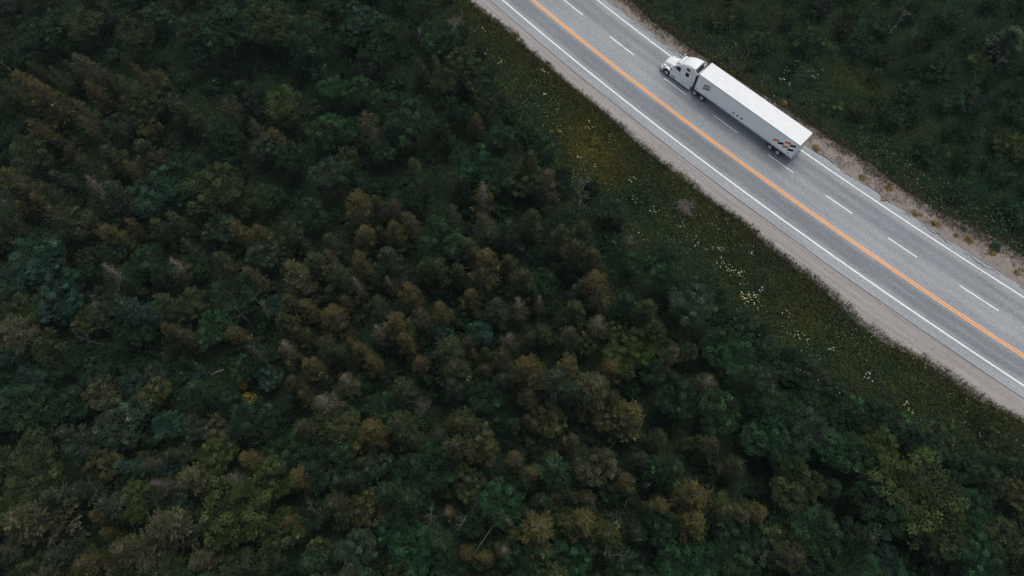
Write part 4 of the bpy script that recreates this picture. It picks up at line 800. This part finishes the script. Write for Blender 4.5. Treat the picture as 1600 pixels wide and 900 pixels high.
for sd_ in (-1, 1):
    door = side_panel('door', [(-3.80, 1.0), (-2.55, 1.0), (-2.55, 2.95), (-3.05, 2.92), (-3.55, 2.40), (-3.80, 2.1)], M_WHITE, TRK, .008, .02, sd_)
    side_panel('window', [(-3.62, 1.98), (-2.82, 1.98), (-2.80, 2.62), (-3.28, 2.60), (-3.58, 2.28)], M_GLASS, door, .022, .02, sd_)
    side_panel('handle', [(-2.80, 1.62), (-2.64, 1.62), (-2.64, 1.68), (-2.80, 1.68)], M_DARK, door, .03, .03, sd_)
    side_panel('vent_window', [(-3.98, 1.95), (-3.74, 2.02), (-3.66, 2.30), (-3.80, 2.25)], M_GLASS, TRK, .014, .02, sd_)
    side_panel('sleeper_window', [(-1.96, 2.10), (-1.40, 2.10), (-1.40, 2.68), (-1.96, 2.68)], M_GLASS, TRK, .014, .02, sd_)
    side_panel('roof_window', [(-2.05, 3.04), (-1.42, 3.04), (-1.42, 3.22), (-1.62, 3.38), (-1.90, 3.38), (-2.05, 3.22)], M_GLASS, TRK, .03, .04, sd_)
    side_panel('sleeper_hatch', [(-2.42, 1.15), (-1.05, 1.15), (-1.05, 1.80), (-2.42, 1.80)], M_WHITE, TRK, .008, .02, sd_)
    side_panel('marker_lamp', [(-1.30, 1.35), (-1.18, 1.35), (-1.18, 1.47), (-1.30, 1.47)], M_DARK, TRK, .03, .03, sd_)
    y0 = 1.3 + sd_ * 1.20; ya, yb = sorted((y0, y0 - sd_ * .05))
    prism('side_extender', [(-.90, .85), (-.50, .95), (-.42, 3.55), (-.55, 3.72), (-.90, 3.75)], ya - (.03 if sd_ < 0 else -.03) * 0 + (.10 if sd_ < 0 else -.10), yb + (.10 if sd_ < 0 else -.10), M_WHITE, bev=.01)
    # skirt over the tanks, with steps
    yo = 1.3 + sd_ * 1.27; ya, yb = sorted((yo, yo - sd_ * .34))
    skirt = prism('side_skirt', [(-4.05, .42), (-.72, .40), (-.72, .86), (-1.0, .98), (-2.4, 1.0), (-3.85, .98), (-4.05, .80)], ya, yb, M_WHITE, bev=.03)
    for (a, b, zz) in ((-3.85, -3.15, .52), (-3.85, -3.15, .76)): 
        q = sorted((yo + sd_ * .012, yo - sd_ * .03)); box('step', a, b, q[0], q[1], zz, zz + .09, M_DARK, skirt)
    v, f = tube_mesh([([(-1.9, yo + sd_ * -.02, .80), (-1.9, yo + sd_ * .03, .80)], [.06, .06])], 12); tp('fuel_cap', v, f, M_DARK, skirt)
    # fender arch over the steering wheel
    v, f = [], []; sec = [(0, .0), (.03, .06), (.16, .10), (.40, .12), (.55, .08), (.62, 0)]; A = np.linspace(R(-8), R(192), 17)
    for a in A:
        for (dy, dr) in sec:
            rr = .60 + dr + .06 * math.sin(a); v.append((-4.66 + math.cos(a) * rr * 1.08, 1.3 + sd_ * (1.24 - dy), .52 + math.sin(a) * rr + .02))
    m_ = len(sec)
    for i in range(len(A) - 1):
        for k in range(m_ - 1): f.append((i * m_ + k, i * m_ + k + 1, (i + 1) * m_ + k + 1, (i + 1) * m_ + k))
    fd = tp('fender', v, f, M_WHITE, smooth=True); so = fd.modifiers.new('thick', 'SOLIDIFY'); so.thickness = .03
    # headlight pod, mirrors, stack
    ya, yb = sorted((1.3 + sd_ * 1.12, 1.3 + sd_ * .80))
    hl = prism('headlight', [(-5.58, .98), (-5.36, .98), (-5.16, 1.30), (-5.42, 1.28), (-5.56, 1.12)], ya, yb, M_LAMP, bev=.02)
    v, f = tube_mesh([([(-3.95, 1.3 + sd_ * 1.08, 2.22), (-4.02, 1.3 + sd_ * 1.42, 2.30)], [.02, .02]), ([(-3.95, 1.3 + sd_ * 1.10, 1.62), (-4.02, 1.3 + sd_ * 1.42, 1.58)], [.02, .02])], 6)
    mr = tp('mirror', v, f, M_DARK); ya, yb = sorted((1.3 + sd_ * 1.36, 1.3 + sd_ * 1.58)); box('mirror_shell', -4.12, -3.98, ya, yb, 1.52, 2.36, M_WHITE if sd_ > 0 else M_WHITE, mr, bev=.03)
    box('mirror_glass', -3.978, -3.97, ya + .02, yb - .02, 1.58, 2.30, M_GLASS, mr)
hood = loft('hood', [(-5.72, .78, .50, .78, 1.28, .12), (-5.62, .86, .60, .74, 1.46, .18), (-5.30, .93, .70, .74, 1.64, .22), (-4.85, .97, .78, .80, 1.80, .24), (-4.40, 1.0, .84, .85, 1.92, .22), (-4.03, 1.03, .90, .90, 2.00, .16)], M_WHITE)
loft('hood_ridge', [(-5.50, .34, .26, 1.45, 1.585, .03), (-5.1, .36, .28, 1.6, 1.80, .03), (-4.2, .44, .36, 1.7, 2.03, .03)], M_WHITE)
# windshield: two raked panes on the front of the cab
for s_ in (-1, 1):
    v = []
    for (x, z, hw) in ((-4.05, 2.04, .90), (-3.76, 2.43, .86), (-3.42, 2.86, .80)):
        for k in (0.02, .5, 1.0): v.append((x + .16 * k * k * (hw ** 2), 1.3 + s_ * hw * k, z + .055))
    f = [(i * 3 + k, i * 3 + k + 1, (i + 1) * 3 + k + 1, (i + 1) * 3 + k) for i in range(2) for k in range(2)]
    wv = tp('windshield', v, f, M_GLASS, smooth=True); so = wv.modifiers.new('thick', 'SOLIDIFY'); so.thickness = .015
prism('sun_visor', [(-3.60, 2.93), (-3.28, 3.08), (-3.26, 3.04), (-3.56, 2.88)], .50, 2.10, M_WHITE)
box('grille', -5.76, -5.70, .86, 1.74, .72, 1.22, M_CHROME, bev=.02)
gr = boxes('grille_slats', [(-5.775, -5.765, .90, 1.70, .78 + .07 * i, .80 + .07 * i) for i in range(6)], M_DARK)
loft('bumper', [(-5.96, .70, .68, .34, .70, .05), (-5.86, 1.06, 1.04, .32, .76, .06), (-5.60, 1.20, 1.18, .30, .78, .06), (-5.34, 1.23, 1.22, .34, .76, .05)], M_ALU)
boxes('bumper_trim', [(-5.975, -5.95, .75, 1.85, .44, .54)], M_DARK)
for yy in (.75, 1.02, 1.3, 1.58, 1.85): box('roof_marker_lamp', -3.02, -2.92, yy - .03, yy + .03, 3.24, 3.28, M_LAMP)
# sleeper back wall, braces, exhaust, chassis
box('sleeper_back', -.895, -.86, .22, 2.38, .9, 3.5, M_GREYSTEEL)
boxes('fairing_brace', [(-.86, -.45, .45, .50, 3.05, 3.10), (-.86, -.45, 2.10, 2.15, 3.05, 3.10), (-.50, -.45, .30, 2.30, 3.05, 3.10), (-.86, -.82, .45, .50, 2.2, 3.6), (-.86, -.82, 2.10, 2.15, 2.2, 3.6), (-.55, -.50, 1.9, 2.35, 3.35, 3.40)], M_ALU)
v, f = tube_mesh([([(-.66, 2.05, .9), (-.66, 2.05, 3.5), (-.60, 2.05, 3.7)], [.09, .09, .09])], 12); tp('exhaust_stack', v, f, M_ALU, smooth=True)
boxes('chassis', [(-5.4, 2.1, .86, .98, .70, .98), (-5.4, 2.1, 1.62, 1.74, .70, .98), (-.85, -.2, .7, 1.9, .98, 1.0), (1.9, 2.1, .8, 1.8, .6, .98), (-4.7, -4.6, .5, 2.1, .5, .6), (.15, .27, .4, 2.2, .45, .6), (1.37, 1.49, .4, 2.2, .45, .6)], M_DARK)
v, f = tube_mesh([([(.8, 1.3, 1.0), (.8, 1.3, 1.12)], [.5, .5])], 16); tp('fifth_wheel', v, f, M_GREYSTEEL)
v, f = tube_mesh([([(-.8, 1.25, 1.9), (-.55, 1.3, 1.5), (-.2, 1.2, 1.6), (-.02, 1.25, 2.0)], [.03] * 4), ([(-.8, 1.4, 1.9), (-.5, 1.5, 1.4), (-.2, 1.45, 1.55), (-.02, 1.4, 2.0)], [.03] * 4)], 6); tp('air_hose', v, f, M_BLACK)
def wheel(x, y, width, out, z=.50, rad=.50, rimmat=M_ALU):
    prof = [(rad * .56, 0), (rad * .80, .0), (rad * .95, .03), (rad, .07), (rad, width - .07), (rad * .95, width - .03), (rad * .80, width), (rad * .56, width)]
    def ring(prof, n, mat, name, parent):
        v, f = [], []; 
        for k in range(n):
            a = 2 * math.pi * k / n
            for r_, w_ in prof: v.append((x + math.cos(a) * r_, y + out * (-w_), z + math.sin(a) * r_))
        m = len(prof)
        for k in range(n):
            for i in range(m - 1): k2 = (k + 1) % n; f.append((k * m + i, k * m + i + 1, k2 * m + i + 1, k2 * m + i))
        return tp(name, v, f, mat, parent, smooth=True)
    e = empty('wheel'); e.parent = TRK
    ring(prof, 28, M_RUBBER, 'tyre', e)
    if width > .4:   prof2 = [(rad * .57, .0), (rad * .54, .02), (rad * .50, .14), (rad * .30, .17), (rad * .26, .05), (rad * .0, .03)]
    else: prof2 = [(rad * .57, .0), (rad * .54, .02), (rad * .50, .04), (rad * .34, -.01), (rad * .28, -.06), (rad * .0, -.08)]
    ring(prof2, 20, rimmat, 'rim', e)
    return e
M_RIMW = simple('white_rim', (.62, .63, .63), .4, .3, var=.2, scale=5)
for sd_ in (-1, 1):
    yo = 1.3 + sd_ * 1.26
    wheel(-4.66, yo - sd_ * .02, .30, sd_)
    for xx in (.21, 1.44): wheel(xx, yo + sd_ * .01, .58, sd_, rimmat=M_RIMW)
    for xx in (12.62, 13.84): wheel(xx, yo + sd_ * .01, .58, sd_, rimmat=M_RIMW)
# trailer
LT = 15.75
tb = box('trailer_body', 0, LT, 0.02, 2.58, 1.20, 4.02, M_SIDE, bev=.02)
rf = prism('trailer_roof', [(-.005, 4.00), (LT + .005, 4.00), (LT + .005, 4.075), (-.005, 4.075)], .035, 2.565, M_ROOF)
boxes('roof_bow', [(x_, x_ + .03, .08, 2.52, 4.120 - TZ, 4.124 - TZ + .0) for x_ in np.arange(.6, LT, .61)], M_ROOF, rf)
M_RAIL = simple('rail_aluminium', (.60, .63, .64), .4, .4, var=.15, scale=3)
for ya, yb in ((-.008, .05), (2.55, 2.608)):
    box('top_rail', -.01, LT + .01, ya, yb, 3.93, 4.085, M_RAIL, tb, bev=.008)
    box('bottom_rail', -.01, LT + .01, ya, yb, 1.12, 1.30, M_RAIL, tb, bev=.008)
for xx in (-.012, LT - .10):
    for yy in (-.004, 2.544): box('corner_post', xx, xx + .112, yy, yy + .06, 1.16, 4.07, M_RAIL, tb, bev=.006)
for k in range(1, 13): box('panel_seam', k * 1.215, k * 1.215 + .035, .010, .022, 1.30, 3.93, M_SIDE, tb)
# rear frame and doors
fr_ = boxes('rear_frame', [(LT, LT + .05, 0, .12, 1.1, 4.06), (LT, LT + .05, 2.48, 2.6, 1.1, 4.06), (LT, LT + .05, .12, 2.48, 3.92, 4.06), (LT, LT + .05, .12, 2.48, 1.1, 1.26)], M_RAIL)
for a, b in ((.13, 1.295), (1.305, 2.47)):
    dr_ = box('rear_door', LT + .002, LT + .04, a, b, 1.27, 3.91, M_WHITE, bev=.006)
    m_ = (a + b) / 2
    for q in (m_ - .25, m_ + .25):
        v, f = tube_mesh([([(LT + .06, q, 1.28), (LT + .06, q, 3.9)], [.018, .018])], 6); tp('lock_rod', v, f, M_CHROME, dr_)
boxes('underride_guard', [(LT + .02, LT + .10, .25, 2.35, .50, .60), (LT - .05, LT + .05, .55, .63, .55, 1.15), (LT - .05, LT + .05, 1.97, 2.05, .55, 1.15)], M_GREYSTEEL)
for yy in (.3, .55, 2.05, 2.3): box('tail_lamp', LT + .05, LT + .065, yy - .06, yy + .06, 1.13, 1.23, M_REDLENS)
boxes('trailer_frame', [(.1, LT - .1, .75, .87, .98, 1.14), (.1, LT - .1, 1.73, 1.85, .98, 1.14), (11.6, 14.8, .55, .70, .72, .98), (11.6, 14.8, 1.90, 2.05, .72, .98), (12.56, 12.68, .4, 2.2, .44, .56), (13.78, 13.90, .4, 2.2, .44, .56)] + [(x_, x_ + .08, .05, 2.55, 1.08, 1.16) for x_ in np.arange(.5, LT, .8)], M_DARK)
for ya in (.10, 1.85): box('mud_flap', 14.62, 14.64, ya, ya + .65, .32, 1.05, M_BLACK)
for ya in (.45, 2.05): boxes('landing_gear', [(3.0, 3.14, ya, ya + .14, .35, 1.12), (2.92, 3.22, ya - .06, ya + .2, .30, .34)], M_GREYSTEEL)
# printed marks on both sides of the trailer
GLYPH = {'D': ['1110', '1001', '1001', '1001', '1110'], 'A': ['0110', '1001', '1111', '1001', '1001'], 'Y': ['1001', '1001', '0110', '0110', '0110'], 'R': ['1110', '1001', '1110', '1010', '1001'], 'O': ['1111', '1001', '1001', '1001', '1111'], 'S': ['1111', '1000', '1111', '0001', '1111'],
         '&': ['0110', '1000', '0101', '1010', '0111']}
def text_boxes(s, x0, z0, cell, ch, yy, shear=.15, flip=False):
    v, f = [], []; cx = 0
    for c in s:
        g = GLYPH[c]
        for r_, row in enumerate(g):
            for k, b in enumerate(row):
                if b == '1':
                    xa = cx + k * cell; za = (4 - r_) * ch
                    q = [(xa, za), (xa + cell * 1.15, za), (xa + cell * 1.15, za + ch * 1.04), (xa, za + ch * 1.04)]
                    n = len(v); pts = [(-px if flip else px, pz + px * .44) for px, pz in q]
                    v += [(x0 + px, yy[0], z0 + pz) for px, pz in pts] + [(x0 + px, yy[1], z0 + pz) for px, pz in pts]
                    f += [(n, n + 1, n + 2, n + 3), (n + 7, n + 6, n + 5, n + 4), (n, n + 4, n + 5, n + 1), (n + 1, n + 5, n + 6, n + 2), (n + 2, n + 6, n + 7, n + 3), (n + 3, n + 7, n + 4, n)]
        cx += 5 * cell
    return v, f
def emblem(side):
    yy = (-.0, .028) if side < 0 else (2.572, 2.60); fl = side > 0; sx = lambda x: x
    lg = 'logo_lettering'
    x0 = 1.14 if side < 0 else 2.10
    v, f = text_boxes('DAY', x0, 2.60, .046, .082, yy, .12, fl); tp(lg, v, f, M_BLACK, tb, label='black DAY lettering')
    v, f = text_boxes('&', x0 + (.70 if side < 0 else -.70), 2.60 + .70 * .44, .062, .094, yy, .12, fl); tp(lg, v, f, M_PINKRED, tb, label='red ampersand')
    v, f = text_boxes('ROSS', x0, 2.08, .050, .082, yy, .12, fl); tp(lg, v, f, M_BLACK, tb, label='black ROSS lettering')
    for xa, za, m_ in ((12.50, 1.90, M_RED), (13.24, 1.93, M_BLACK), (13.98, 2.75, M_RED), (14.73, 2.80, M_BLACK), (13.98, 1.90, M_RED), (14.73, 1.96, M_BLACK)):
        prism('emblem_block', [(xa, za), (xa + .72, za + .39), (xa + .70, za + .76), (xa - .02, za + .37)], yy[0], yy[1], m_, tb)
    for cx in (6.35, 6.97, 7.60): prism('placard', [(cx - .19, 1.80), (cx, 1.61), (cx + .19, 1.80), (cx, 1.99)], yy[0] - (.004 if side < 0 else -.004), yy[1], M_GREYSTEEL, tb, label='dark diamond placard holder')
    prism('front_mark', [(.26, 1.56), (.46, 1.50), (.40, 1.66)], yy[0], yy[1], M_BLACK, tb); prism('rear_mark', [(14.90, 1.60), (15.22, 1.54), (15.22, 1.63), (14.90, 1.69)], yy[0], yy[1], M_BLUE, tb)
emblem(-1); emblem(1)

# ------------------------------------------------------------------ faint bluish volume, added to lift the dark tones
vv, ff = bx(-1400, 1400, -1400, 1400, -3.6, 80.0)
hz = meshobj('tone_lift_volume', pymesh('tone_lift_volume', vv, ff), None, kind='stuff', label='faint bluish volume added over the forest and highway to lift the blacks', category='tone_lift_volume')
hm = bpy.data.materials.new('tone_lift_veil'); hm.use_nodes = True; ht = hm.node_tree; ht.nodes.remove(ht.nodes['Principled BSDF'])
pv = ht.nodes.new('ShaderNodeVolumePrincipled'); pv.inputs['Color'].default_value = (.62, .88, 1.0, 1); pv.inputs['Density'].default_value = .00008
ht.links.new(pv.outputs[0], ht.nodes['Material Output'].inputs['Volume']); hz.data.materials.append(hm)
